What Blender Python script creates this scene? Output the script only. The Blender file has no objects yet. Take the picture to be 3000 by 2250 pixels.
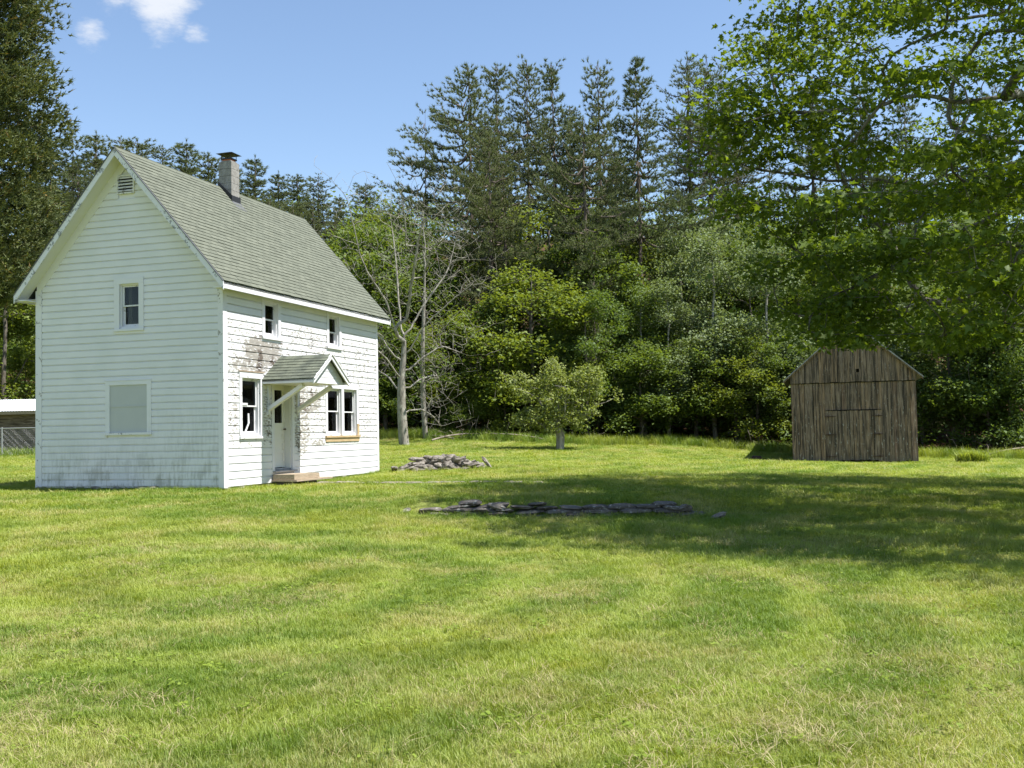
import bpy, math, random
import numpy as np
from mathutils import Vector, Matrix
random.seed(7)
rng = np.random.default_rng(7)
S = bpy.context.scene
COL = S.collection

# ------------------------------------------------------------------ camera, sky, sun, exposure
F = 3065.0
PITCH, ROLL = 0.0462, 0.0199
cam_d = bpy.data.cameras.new('camera')
cam = bpy.data.objects.new('camera', cam_d); COL.objects.link(cam)
cam_d.sensor_width = 36.0; cam_d.lens = 36.0 * F / 3000.0
cam_d.clip_start = 0.05; cam_d.clip_end = 3000
EYE = 1.6
CM = Matrix.Rotation(math.pi / 2 + PITCH, 4, 'X') @ Matrix.Rotation(-ROLL, 4, 'Z')
cam.matrix_world = Matrix.Translation((0, 0, EYE)) @ CM
S.camera = cam

YAW = 0.3058
SUN_EL, SUN_AZ = math.radians(61.0), math.pi / 2 + YAW - math.radians(1.0)     # azimuth clockwise from +Y
sd = Vector((math.cos(SUN_EL) * math.sin(SUN_AZ), math.cos(SUN_EL) * math.cos(SUN_AZ), math.sin(SUN_EL)))
sun_d = bpy.data.lights.new('sun', 'SUN'); sun_d.energy = 5.0; sun_d.angle = math.radians(0.53); sun_d.color = (1.0, 0.965, 0.905)
sun = bpy.data.objects.new('sun', sun_d); COL.objects.link(sun)
sun.rotation_euler = sd.to_track_quat('Z', 'Y').to_euler(); sun.location = (30, -10, 60)

S.view_settings.view_transform = 'Standard'; S.view_settings.look = 'None'
S.view_settings.exposure = 0.97; S.view_settings.gamma = 1.0; S.view_settings.use_curve_mapping = False
S.cycles.max_bounces = 8; S.cycles.diffuse_bounces = 4; S.cycles.glossy_bounces = 3
S.cycles.transmission_bounces = 6; S.cycles.transparent_max_bounces = 12
S.cycles.caustics_reflective = False; S.cycles.caustics_refractive = False
S.cycles.sample_clamp_indirect = 8.0

world = bpy.data.worlds.new('World'); S.world = world; world.use_nodes = True
SKY_STRENGTH = 0.106
def build_world():
    t = world.node_tree; t.nodes.clear()
    out = t.nodes.new('ShaderNodeOutputWorld'); bg = t.nodes.new('ShaderNodeBackground')
    sky = t.nodes.new('ShaderNodeTexSky'); sky.sky_type = 'NISHITA'; sky.sun_disc = False
    sky.sun_elevation = SUN_EL; sky.sun_rotation = SUN_AZ; sky.altitude = 300; sky.air_density = 1.0; sky.dust_density = 0.2; sky.ozone_density = 1.0
    bg.inputs['Strength'].default_value = SKY_STRENGTH
    tc = t.nodes.new('ShaderNodeTexCoord')
    L = t.links.new
    nz = t.nodes.new('ShaderNodeTexNoise'); nz.inputs['Scale'].default_value = 11.0; nz.inputs['Detail'].default_value = 8; nz.inputs['Roughness'].default_value = 0.66
    mp = t.nodes.new('ShaderNodeMapping'); mp.inputs['Scale'].default_value = (1.0, 1.0, 2.2)
    L(tc.outputs['Generated'], mp.inputs['Vector']); L(mp.outputs['Vector'], nz.inputs['Vector'])
    total = None
    for (dx, dy, rad, amp) in ((470, 40, 0.062, 1.0), (570, 95, 0.035, .8), (262, 92, 0.034, 1.05), (330, 5, 0.04, 0.85), (470, 205, .02, .5), (2490, 110, 0.035, 0.8), (3300, -500, 0.2, 0.7), (-2500, 250, 0.25, 0.7)):
        v = (CM @ Vector(((dx - 1500) / F, (1125 - dy) / F, -1)).to_4d()).to_3d().normalized()
        ds = t.nodes.new('ShaderNodeVectorMath'); ds.operation = 'DISTANCE'; ds.inputs[1].default_value = v
        L(tc.outputs['Generated'], ds.inputs[0])
        mr = t.nodes.new('ShaderNodeMapRange'); mr.interpolation_type = 'SMOOTHSTEP'
        mr.inputs[1].default_value = 0.0; mr.inputs[2].default_value = rad; mr.inputs[3].default_value = amp; mr.inputs[4].default_value = 0
        L(ds.outputs['Value'], mr.inputs[0])
        if total is None: total = mr.outputs[0]
        else:
            mx = t.nodes.new('ShaderNodeMath'); mx.operation = 'MAXIMUM'; L(total, mx.inputs[0]); L(mr.outputs[0], mx.inputs[1]); total = mx.outputs[0]
    m1 = t.nodes.new('ShaderNodeMath'); m1.operation = 'MULTIPLY_ADD'; m1.inputs[1].default_value = 0.42; L(total, m1.inputs[0]); L(nz.outputs['Fac'], m1.inputs[2])
    cr = t.nodes.new('ShaderNodeMapRange'); cr.interpolation_type = 'SMOOTHSTEP'
    cr.inputs[1].default_value = 0.68; cr.inputs[2].default_value = 0.98; cr.inputs[3].default_value = 0; cr.inputs[4].default_value = 0.85
    L(m1.outputs[0], cr.inputs[0])
    mix = t.nodes.new('ShaderNodeMix'); mix.data_type = 'RGBA'
    L(cr.outputs[0], mix.inputs[0]); L(sky.outputs['Color'], mix.inputs[6]); mix.inputs[7].default_value = (4.6, 4.75, 5.0, 1)
    L(mix.outputs[2], bg.inputs['Color']); L(bg.outputs[0], out.inputs[0])
build_world()

# ------------------------------------------------------------------ helpers: pixels, terrain, meshes
def ray(px, py):
    return (CM @ Vector(((px - 1500) / F, (1125 - py) / F, -1)).to_4d()).to_3d()
def at_y(px, py, Y):
    d = ray(px, py); return Vector((0, 0, EYE)) + d * (Y / d.y)
def horizon(px): return 1266.0 - (px - 1500) * ROLL

_cp = np.array([(0,0,0),(-15,0,.05),(15,0,-.1),(0,10,.0),(-8,12,.06),(8,12,0),(-2,18.6,.13),(3.5,18.2,.08),(0.8,18.8,.12),(-2,20.4,.33),(3,20.2,.27),(.8,20.3,.33),
  (8,20,.1),(14,22,-.05),(-6.7,24.1,.40),(-11.8,25.8,.40),(-4.1,32.4,.42),(-9,33.8,.45),(-2.2,32.5,.53),(-4.6,26.5,.36),(0,26,.37),(6,30,.25),(12,45,.11),
  (17.3,43.4,-.03),(22.5,48,-.07),(11,47,.13),(8.8,54,.69),(2.1,47,.77),(-5.2,50,1.05),(-4.5,53,1.32),(-22,48,1.05),(-22,45,1.0),(-18,35,.75),(-20,25,.5),(20,30,-.15),(25,15,-.2),
  (-60,0,.3),(60,0,-.4),(-60,60,1.6),(60,60,-.2),(0,-40,0),(0,90,1.2),(-80,120,1.5),(80,120,.5)], float)
def _tps(r): return np.where(r > 0, r * r * np.log(np.maximum(r, 1e-9)), 0)
_n = len(_cp)
_K = _tps(np.linalg.norm(_cp[:, None, :2] - _cp[None, :, :2], axis=2)) + 2.0 * np.eye(_n)
_Pm = np.hstack([np.ones((_n, 1)), _cp[:, :2]])
_A = np.block([[_K, _Pm], [_Pm.T, np.zeros((3, 3))]])
_w = np.linalg.solve(_A, np.concatenate([_cp[:, 2], np.zeros(3)]))
WALL = np.array([(-2.15, 19.45), (-1.0, 19.3), (0.9, 19.15), (2.5, 18.95), (3.1, 18.75)])
def terrain(x, y):
    x = np.atleast_1d(np.asarray(x, float)); y = np.atleast_1d(np.asarray(y, float))
    xc = np.clip(x, -75, 75); yc = np.clip(y, -45, 110)
    p = np.stack([xc.ravel(), yc.ravel()], 1); z = np.empty(len(p))
    for i in range(0, len(p), 20000):
        q = p[i:i+20000]
        z[i:i+20000] = _tps(np.linalg.norm(q[:, None] - _cp[None, :, :2], axis=2)) @ _w[:_n] + _w[_n] + q @ _w[_n+1:]
    z = z.reshape(x.shape)
    yy = np.minimum(y, 150)
    z = z + 0.31 * 3.0 * np.logaddexp(0, (yy - 59) / 3.0)
    wy = np.interp(x, WALL[:, 0], WALL[:, 1])                       # the little bank the low stone wall holds up
    inx = np.clip((x + 2.3) / .5, 0, 1) * np.clip((3.4 - x) / .5, 0, 1)
    z = z + inx * 0.09 * (np.tanh((y - wy - .12) / .1)) * np.exp(-((y - wy) / 1.2) ** 2)
    z = z + 0.015 * np.sin(x * 1.3 + .7 * y) * np.sin(y * .9 - .4 * x)
    return z
def tz(x, y): return float(terrain(x, y)[0])
EDGE = np.array([(-60,60),(-30,56),(-22,55),(-12,55),(-7,53.2),(-3,52.4),(1,51.2),(4,51),(8,53.4),(12,52.3),(17,50),(22,48.3),(30,46),(60,42)], float)
def edge_y(x): return np.interp(x, EDGE[:, 0], EDGE[:, 1])

def np_mesh(name, V, Fc):
    """V (n,3); Fc list of index arrays each (m,k)"""
    me = bpy.data.meshes.new(name)
    V = np.asarray(V, np.float32); me.vertices.add(len(V)); me.vertices.foreach_set('co', V.ravel())
    if not isinstance(Fc, list): Fc = [Fc]
    Fc = [np.asarray(f, np.int32) for f in Fc if len(f)]
    nl = sum(f.size for f in Fc); npoly = sum(len(f) for f in Fc)
    me.loops.add(nl); me.loops.foreach_set('vertex_index', np.concatenate([f.ravel() for f in Fc]))
    me.polygons.add(npoly); st = []; o = 0
    for f in Fc:
        st.append(o + np.arange(len(f)) * f.shape[1]); o += f.size
    me.polygons.foreach_set('loop_start', np.concatenate(st).astype(np.int32))
    me.update(calc_edges=True); me.validate()
    return me
class MB:
    def __init__(s): s.v = []; s.f = []
    def add(s, V, Fs):
        o = len(s.v); s.v += [tuple(map(float, p)) for p in V]; s.f += [tuple(i + o for i in q) for q in Fs]; return s
    def box(s, x0, x1, y0, y1, z0, z1, j=0):
        V = [(x, y, z) for z in (z0, z1) for y in (y0, y1) for x in (x0, x1)]
        if j: V = [tuple(c + random.uniform(-j, j) for c in p) for p in V]
        return s.add(V, [(0,2,3,1),(4,5,7,6),(0,1,5,4),(2,6,7,3),(0,4,6,2),(1,3,7,5)])
    def prism(s, pts0, pts1):
        n = len(pts0)
        return s.add(list(pts0) + list(pts1), [tuple(range(n))[::-1], tuple(range(n, 2*n))] + [(i, (i+1) % n, n + (i+1) % n, n + i) for i in range(n)])
    def bar(s, a, b, w, h, up=(0, 0, 1)):
        a = Vector(a); b = Vector(b); d = (b - a).normalized(); u = Vector(up)
        sx = d.cross(u).normalized() * (w / 2); sy = sx.cross(d).normalized() * (h / 2)
        return s.prism([a - sx - sy, a + sx - sy, a + sx + sy, a - sx + sy], [b - sx - sy, b + sx - sy, b + sx + sy, b - sx + sy])
    def tube(s, pts, rads, k=6):
        rings = []; o = len(s.v)
        for i, p in enumerate(pts):
            d = Vector(pts[min(i+1, len(pts)-1)]) - Vector(pts[max(i-1, 0)])
            if d.length < 1e-9: d = Vector((0, 0, 1))
            d.normalize(); a = d.orthogonal().normalized(); b = d.cross(a)
            for q in range(k):
                an = 2 * math.pi * q / k; s.v.append(tuple(Vector(p) + (a * math.cos(an) + b * math.sin(an)) * rads[i]))
        for i in range(len(pts) - 1):
            for q in range(k):
                s.f.append((o+i*k+q, o+i*k+(q+1) % k, o+(i+1)*k+(q+1) % k, o+(i+1)*k+q))
        s.f.append(tuple(o + q for q in range(k))[::-1]); s.f.append(tuple(o + (len(pts)-1)*k + q for q in range(k)))
        return s
    def mesh(s, name):
        me = bpy.data.meshes.new(name); me.from_pydata(s.v, [], s.f); me.update(); return me
    def build(s, name, m, parent=None, T=None):
        me = s.mesh(name)
        if T is not None: me.transform(T)
        return obj(name, me, m, parent)
def obj(name, me, m=None, parent=None, loc=None):
    o = bpy.data.objects.new(name, me); COL.objects.link(o)
    if m is not None and me is not None and not me.materials: me.materials.append(m)
    if parent: o.parent = parent
    if loc is not None: o.location = loc
    return o
def smooth(o):
    o.data.polygons.foreach_set('use_smooth', [True] * len(o.data.polygons)); return o
def tag(o, label=None, cat=None, group=None, kind=None):
    if label: o['label'] = label
    if cat: o['category'] = cat
    if group: o['group'] = group
    if kind: o['kind'] = kind
    return o
def thing(name, label, cat, loc=(0, 0, 0), rz=0, group=None):
    o = bpy.data.objects.new(name, None); COL.objects.link(o); o.empty_display_size = .2
    o.location = loc; o.rotation_euler = (0, 0, rz); return tag(o, label, cat, group)

# ------------------------------------------------------------------ node materials
class NT:
    def __init__(s, name):
        s.m = bpy.data.materials.new(name); s.m.use_nodes = True; s.t = s.m.node_tree; s.t.nodes.clear()
        s.out = s.t.nodes.new('ShaderNodeOutputMaterial')
    def n(s, typ, **kw):
        nd = s.t.nodes.new('ShaderNode' + typ)
        for k, v in kw.items(): setattr(nd, k, v)
        return nd
    def put(s, sock, v):
        if v is None: return
        if isinstance(v, bpy.types.NodeSocket): s.t.links.new(v, sock)
        elif isinstance(v, (tuple, list)) and sock.type == 'RGBA' and len(v) == 3: sock.default_value = (*v, 1)
        else: sock.default_value = v
    def math(s, op, a, b=0.0, c=0.0, clamp=False):
        nd = s.n('Math', operation=op, use_clamp=clamp)
        for i, v in enumerate((a, b, c)): s.put(nd.inputs[i], v)
        return nd.outputs[0]
    def mapr(s, v, a, b, c=0.0, d=1.0, smooth=True):
        nd = s.n('MapRange'); nd.interpolation_type = 'SMOOTHSTEP' if smooth else 'LINEAR'
        for i, q in enumerate((v, a, b, c, d)): s.put(nd.inputs[i], q)
        return nd.outputs[0]
    def noise(s, vec, scale, detail=4, rough=.55, stretch=None, dist=0.0):
        if stretch is not None:
            mp = s.n('Mapping'); mp.inputs['Scale'].default_value = stretch; s.put(mp.inputs['Vector'], vec); vec = mp.outputs[0]
        nd = s.n('TexNoise'); s.put(nd.inputs['Vector'], vec); nd.inputs['Scale'].default_value = scale
        nd.inputs['Detail'].default_value = detail; nd.inputs['Roughness'].default_value = rough; nd.inputs['Distortion'].default_value = dist
        return nd.outputs['Fac']
    def mix(s, f, a, b, mode='MIX'):
        nd = s.n('Mix', data_type='RGBA', blend_type=mode); s.put(nd.inputs[0], f); s.put(nd.inputs[6], a); s.put(nd.inputs[7], b); return nd.outputs[2]
    def ramp(s, f, stops):
        nd = s.n('ValToRGB'); e = nd.color_ramp.elements
        while len(e) < len(stops): e.new(0.5)
        for i, (p, c) in enumerate(stops): e[i].position = p; e[i].color = (*c, 1)
        s.put(nd.inputs[0], f); return nd.outputs[0]
    def objco(s): return s.n('TexCoord').outputs['Object']
    def pos(s): return s.n('NewGeometry').outputs['Position']
    def island(s): return s.n('NewGeometry').outputs['Random Per Island']
    def orand(s): return s.n('ObjectInfo').outputs['Random']
    def xyz(s, v):
        nd = s.n('SeparateXYZ'); s.put(nd.inputs[0], v); return nd.outputs
    def bump(s, h, strength=.3, dist=.01):
        nd = s.n('Bump'); s.put(nd.inputs['Height'], h); nd.inputs['Strength'].default_value = strength; nd.inputs['Distance'].default_value = dist; return nd.outputs[0]
    def surf(s, color, rough=.8, spec=.3, normal=None, metal=0.0):
        p = s.n('BsdfPrincipled'); s.put(p.inputs['Base Color'], color); s.put(p.inputs['Roughness'], rough)
        p.inputs['Specular IOR Level'].default_value = spec; s.put(p.inputs['Metallic'], metal)
        if normal is not None: s.put(p.inputs['Normal'], normal)
        s.t.links.new(p.outputs[0], s.out.inputs[0]); return s.m
    def leaf(s, color, trans=.45, tcol=None, gloss=.06):
        d = s.n('BsdfDiffuse'); s.put(d.inputs[0], color)
        tr = s.n('BsdfTranslucent'); s.put(tr.inputs[0], tcol if tcol is not None else color)
        g = s.n('BsdfGlossy'); g.inputs['Roughness'].default_value = .6; g.inputs[0].default_value = (.9, .95, .9, 1)
        m1 = s.n('MixShader'); m1.inputs[0].default_value = trans; s.t.links.new(d.outputs[0], m1.inputs[1]); s.t.links.new(tr.outputs[0], m1.inputs[2])
        m2 = s.n('MixShader'); m2.inputs[0].default_value = gloss; s.t.links.new(m1.outputs[0], m2.inputs[1]); s.t.links.new(g.outputs[0], m2.inputs[2])
        s.t.links.new(m2.outputs[0], s.out.inputs[0]); return s.m
M = {}
WHITE = (.70, .695, .715)
def paint_wall(name, gable):
    n = NT(name); co = n.objco(); x, y, z = n.xyz(co)
    along = x if gable else y
    fine = n.noise(co, 7, 6, .65, stretch=(1.0, 1.0, 3.2), dist=.4)
    chip = n.noise(co, 34, 4, .6, stretch=(.6, .6, 1.6))
    base = n.mix(n.mapr(n.noise(co, 1.3, 3), .3, .7), WHITE, (.645, .65, .66))
    if gable:
        amt = n.math('ADD', 0.0, n.mapr(n.noise(co, .9, 2), .45, .75, 0, .06))
        amt = n.math('ADD', amt, n.mapr(z, 5.5, .0, 0, .03))
        th = n.math('SUBTRACT', .735, amt)
    else:
        def spot(cy, cz, ry, rz, a):
            dy = n.math('DIVIDE', n.math('SUBTRACT', y, cy), ry); dz = n.math('DIVIDE', n.math('SUBTRACT', z, cz), rz)
            r2 = n.math('ADD', n.math('MULTIPLY', dy, dy), n.math('MULTIPLY', dz, dz))
            return n.mapr(r2, 0.25, 1.15, a, 0)
        tot = n.mapr(z, .75, 1.05, .0, .138)
        tot = n.math('MULTIPLY', tot, n.mapr(z, 3.9, 4.25, 1, .2))
        for sp in ((1.75, 3.3, 1.2, .5, .27), (1.1, 2.9, 1.2, .3, .23), (4.05, 2.1, .95, .5, .22), (3.65, 1.35, .6, .95, .20), (1.9, 1.7, .4, .9, .18), (.3, 1.9, .45, 1.15, .16),
                   (3.9, 3.8, 1.3, .4, .16), (6.2, 3.1, 1.9, .45, .145), (4.6, .98, .5, .14, .2), (7.5, 3.6, .9, .4, .15), (7.6, 2.7, .8, 1.0, .135)):
            tot = n.math('MAXIMUM', tot, spot(*sp))
        th = n.math('SUBTRACT', .680, tot)
    f = n.math('ADD', n.math('MULTIPLY', fine, .72), n.math('MULTIPLY', chip, .28))
    m = n.mapr(f, th, n.math('ADD', th, .02))
    grain = n.noise(co, 18, 5, .6, stretch=(.25, .25, 3.5))
    wood = n.ramp(grain, [(.3, (.20, .185, .17)), (.55, (.36, .335, .30)), (.75, (.46, .42, .36))])
    if not gable:
        wood = n.mix(n.mapr(n.noise(co, 2.2, 3), .52, .62, 0, .8), wood, (.085, .06, .045))
    col = n.mix(m, base, wood)
    # primer showing round the flakes
    edge = n.math('SUBTRACT', n.mapr(f, n.math('SUBTRACT', th, .035), th), m, clamp=True)
    col = n.mix(n.math('MULTIPLY', edge, .35), col, (.60, .60, .57))
    if gable:   # mildew streaks low on the boards
        st = n.noise(co, 6.5, 5, .62, stretch=(2.4, 1, .35))
        blot = n.noise(co, 1.6, 3, .5, stretch=(1, 1, 2.5))
        lo = n.math('MAXIMUM', n.mapr(z, 1.15, .1, 0, 1, False), n.math('MULTIPLY', n.mapr(z, 2.4, .8, 0, .42, False), n.mapr(x, -2.9, -.6, .35, 1)))
        k = n.math('MULTIPLY', n.mapr(n.math('ADD', n.math('MULTIPLY', st, .6), n.math('MULTIPLY', blot, .5)), .48, .68), lo)
        col = n.mix(n.math('MULTIPLY', k, .68), col, (.25, .25, .21))
    bmp = n.bump(n.math('ADD', n.math('MULTIPLY', m, -.7), n.math('MULTIPLY', grain, .25)), .35, .006)
    return n.surf(col, .62, .25, bmp)
M['wall_side'] = paint_wall('peeling white paint', False)
M['wall_gable'] = paint_wall('weathered white paint', True)
def trim_paint(name, amt, wood=(.30, .29, .275), base=WHITE):
    n = NT(name); co = n.objco()
    f = n.math('ADD', n.math('MULTIPLY', n.noise(co, 5, 6, .66, dist=.5), .7), n.math('MULTIPLY', n.noise(co, 30, 4), .3))
    m = n.mapr(f, .70 - amt, .72 - amt)
    c = n.mix(m, n.mix(n.noise(co, 2, 3), base, tuple(v * .92 for v in base)), n.mix(n.noise(co, 22, 4), tuple(v * .6 for v in wood), tuple(v * 1.35 for v in wood)))
    return n.surf(c, .6, .25, n.bump(n.math('MULTIPLY', m, -1), .4, .004))
M['trim'] = trim_paint('white trim paint', .05)
M['trim_worn'] = trim_paint('flaking white trim paint', .125)
M['rake'] = trim_paint('flaking rake board paint', .155, (.27, .275, .28))
M['soffit'] = trim_paint('soffit paint', .0, base=(.70, .695, .655))
M['drip'] = NT('dark roof edge').surf((.09, .095, .10), .6)
def shingle_mat(name, a, b, dark=0.0):
    n = NT(name); co = n.pos()
    r = n.math('FRACT', n.math('ADD', n.orand(), n.math('MULTIPLY', n.island(), 7.31)))
    c = n.mix(r, a, b)
    c = n.mix(n.mapr(n.noise(co, 2.3, 4), .42, .68, 0, .45), c, tuple(v * .72 for v in a))
    gr = n.noise(co, 260, 2, .6)
    c = n.mix(n.mapr(gr, .35, .68, 0, .5), c, tuple(v * 1.45 for v in b))
    if dark:
        c = n.mix(n.mapr(n.noise(co, 24, 2), .70, .73, 0, .75), c, (.5, .52, .46))
        c = n.mix(n.mapr(n.noise(co, 3.0, 4), .4, .65, 0, dark), c, (.075, .085, .07))
    return n.surf(c, .92, .15, n.bump(gr, .3, .003))
M['shingle'] = shingle_mat('sage green asphalt shingle', (.106, .115, .089), (.141, .150, .116))
M['porch_shingle'] = shingle_mat('stained green asphalt shingle', (.105, .118, .09), (.14, .152, .115), .75)
M['under_roof'] = NT('roof underlay').surf((.07, .08, .06), .95)
def glass_mat():
    n = NT('old window glass'); t = n.n('BsdfTransparent'); t.inputs[0].default_value = (.80, .84, .82, 1)
    g = n.n('BsdfGlossy'); g.inputs['Roughness'].default_value = .03
    fr = n.n('Fresnel'); fr.inputs['IOR'].default_value = 1.3
    n.put(fr.inputs['Normal'], n.bump(n.noise(n.objco(), 3, 2), .06, .02))
    m = n.n('MixShader'); n.t.links.new(fr.outputs[0], m.inputs[0]); n.t.links.new(t.outputs[0], m.inputs[1]); n.t.links.new(g.outputs[0], m.inputs[2])
    n.t.links.new(m.outputs[0], n.out.inputs[0]); return n.m
M['glass'] = glass_mat()
def wood_mat(name, a, b, scale=9, stretch=(1, 1, 1), rough=.75):
    n = NT(name); co = n.objco()
    g = n.noise(co, scale, 6, .62, stretch=stretch, dist=.6)
    return n.surf(n.mix(n.mapr(g, .3, .7), a, b), rough, .25, n.bump(g, .3, .004))
M['new_wood'] = wood_mat('raw pine board', (.40, .28, .15), (.54, .41, .25), 8, (2, .4, 4))
M['step_wood'] = wood_mat('weathered step boards', (.27, .21, .15), (.42, .34, .25), 8, (3, .5, 4))
M['inner'] = NT('dim interior plaster').surf((.10, .09, .08), .95)
M['inner_wood'] = wood_mat('interior stud wood', (.16, .08, .035), (.27, .14, .06), 8, (3, 3, .4))
M['plastic'] = (lambda n: n.surf(n.mix(n.noise(n.objco(), 2.5, 3), (.40, .415, .41), (.46, .475, .47)), .45, .4, n.bump(n.noise(n.objco(), 5, 3), .12, .02)))(NT('grey plastic window cover'))
M['concrete'] = (lambda n: n.surf(n.mix(n.mapr(n.noise(n.objco(), 9, 6, .65), .3, .7), (.19, .18, .165), (.31, .30, .28)), .95, .15, n.bump(n.noise(n.objco(), 60, 4), .4, .004)))(NT('concrete chimney block'))
M['clay'] = NT('terracotta flue').surf((.46, .15, .075), .8)
M['black'] = NT('black sheet metal').surf((.022, .022, .024), .55, .4)
M['lead'] = NT('grey flashing').surf((.11, .115, .12), .8, .2)
def stone_mat(name, a, b, lichen=.4, wet=0):
    n = NT(name); co = n.pos()
    g = n.noise(co, 6, 7, .68); r = n.orand()
    c = n.mix(n.mapr(g, .3, .72), a, b)
    c = n.mix(n.math('MULTIPLY', r, .6), c, tuple(v * .6 for v in a))
    c = n.mix(n.mapr(n.noise(co, 13, 4, .6), .57, .66, 0, lichen), c, (.50, .49, .44))
    return n.surf(c, .92, .2, n.bump(n.noise(co, 22, 6, .7), .7, .02))
M['stone'] = stone_mat('lichened field stone', (.13, .113, .096), (.33, .295, .255), .5)
M['wall_stone'] = stone_mat('dark bluestone slabs', (.10, .086, .075), (.23, .205, .18), .5)
M['pale_stone'] = stone_mat('pale path stone', (.22, .195, .155), (.34, .30, .245), .3)
def barn_mat():
    n = NT('weathered barn boards'); co = n.objco(); x, y, z = n.xyz(co); r = n.orand(); r2 = n.math('FRACT', n.math('MULTIPLY', r, 17.3))
    v = n.n('CombineXYZ'); n.put(v.inputs[0], n.math('ADD', x, n.math('MULTIPLY', r, 9))); n.put(v.inputs[1], y); n.put(v.inputs[2], z); vv = v.outputs[0]
    g = n.noise(vv, 3.2, 7, .66, stretch=(9, 9, .55), dist=.5)
    st = n.noise(vv, 1.4, 5, .6, stretch=(7, 7, .35))
    grey = n.mix(n.mapr(g, .28, .72), (.086, .062, .049), (.30, .228, .18))
    tan = n.mix(n.mapr(g, .25, .72), (.18, .106, .060), (.46, .295, .17))
    c = n.mix(n.mapr(n.math('ADD', n.math('MULTIPLY', st, .85), n.math('MULTIPLY', r2, .20)), .46, .80, 0, .62), grey, tan)
    c = n.mix(n.mapr(r, .8, .97, 0, .3), c, (.17, .085, .05))
    dk = n.noise(vv, 2.6, 4, .6, stretch=(6, 6, .25))
    c = n.mix(n.mapr(dk, .49, .60, 0, .78), c, (.030, .028, .027))
    sp = n.noise(vv, 6, 5, .68, stretch=(3.0, 3.0, .8))
    c = n.mix(n.math('MULTIPLY', n.mapr(sp, .60, .66, 0, .9), n.mapr(z, 3.4, .4, .35, 1)), c, (.42, .42, .41))
    c = n.mix(n.mapr(z, .35, .0, 0, .5), c, (.09, .09, .09))
    return n.surf(c, .9, .15, n.bump(g, .5, .008))
M['barn'] = barn_mat()
M['barn_dark'] = NT('interior shade black').surf((.012, .011, .010), .95)  # near-black colour stands in for shade in hollows
M['rust'] = NT('rusted iron').surf((.06, .035, .025), .8)
M['barn_roof'] = wood_mat('grey barn roof', (.17, .17, .175), (.36, .36, .37), 5)
M['metal_roof'] = (lambda n: n.surf(n.mix(n.noise(n.objco(), 1.2, 3), (.66, .70, .74), (.74, .77, .80)), .4, .5))(NT('white metal roofing'))
M['shed_wood'] = wood_mat('dark shed boards', (.055, .038, .026), (.26, .21, .165), 3.5, (.6, 1, 6))
M['galv'] = NT('galvanised steel').surf((.42, .43, .44), .45, .5, metal=.6)
def bark_mat(name, a, b, scale=8, lich=None):
    n = NT(name); co = n.objco()
    g = n.noise(co, scale, 6, .68, stretch=(1, 1, .28), dist=.4)
    c = n.mix(n.mapr(g, .3, .7), a, b)
    if lich: c = n.mix(n.mapr(n.noise(co, 3.5, 5, .65), .5, .62, 0, .7), c, lich)
    return n.surf(c, .95, .1, n.bump(g, .7, .03))
M['bark_pine'] = bark_mat('pine bark', (.07, .056, .047), (.20, .162, .135))
M['bark_maple'] = bark_mat('maple bark', (.05, .044, .037), (.165, .15, .125), 8, (.25, .255, .22))
M['bark_grey'] = bark_mat('pale grey bark', (.14, .125, .105), (.35, .325, .28), 7, (.36, .35, .30))
M['bark_brown'] = bark_mat('brown bark', (.07, .058, .046), (.20, .175, .145))
M['deadwood'] = bark_mat('bleached dead wood', (.16, .13, .10), (.36, .31, .26))
def leaf_mat(name, a, b, trans=.42, tmul=(1.25, 1.25, .55), vary=.5, gloss=.05, warm=None):
    n = NT(name); i = n.island(); o = n.orand()
    c = n.mix(i, a, b)
    if vary:
        c = n.mix(n.math('MULTIPLY', o, vary), c, tuple(v * w for v, w in zip(a, (.62, .74, .75))))
        o2 = n.math('FRACT', n.math('MULTIPLY', o, 7.77))
        c = n.mix(n.math('MULTIPLY', o2, vary * .7), c, tuple(v * w for v, w in zip(b, (1.35, 1.18, .8))))
    c = n.mix(n.mapr(n.noise(n.pos(), .55, 3), .35, .7, 0, .35), c, tuple(v * .75 for v in a))
    if warm: c = n.mix(n.mapr(i, .95, .99, 0, .8), c, warm)
    t = n.mix(1.0, c, tmul, 'MULTIPLY')
    return n.leaf(c, trans, t, gloss)
M['leaf_maple'] = leaf_mat('sugar maple leaves', (.088, .140, .018), (.150, .208, .029), .54, (1.55, 1.45, .42), 0, .02)
M['leaf_wood'] = leaf_mat('woodland leaves', (.085, .142, .032), (.155, .22, .05), .45, (1.4, 1.3, .5), .5, .02)
M['leaf_bright'] = leaf_mat('bright young leaves', (.13, .185, .030), (.20, .25, .042), .42, (1.35, 1.25, .5), .25, .02)
M['leaf_pale'] = leaf_mat('pale leaves', (.13, .18, .075), (.21, .26, .12), .35, (1.2, 1.2, .6), .3, .02)
M['leaf_apple'] = leaf_mat('apple leaves', (.19, .235, .066), (.30, .335, .10), .35, (1.2, 1.2, .5), 0, .015)
M['needle'] = leaf_mat('pine needles', (.108, .135, .062), (.19, .212, .098), .28, (1.15, 1.2, .7), .4, .015)
M['needle_cedar'] = leaf_mat('cedar foliage', (.082, .112, .042), (.165, .185, .066), .28, (1.3, 1.15, .5), .0, .015, (.26, .17, .06))
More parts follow.
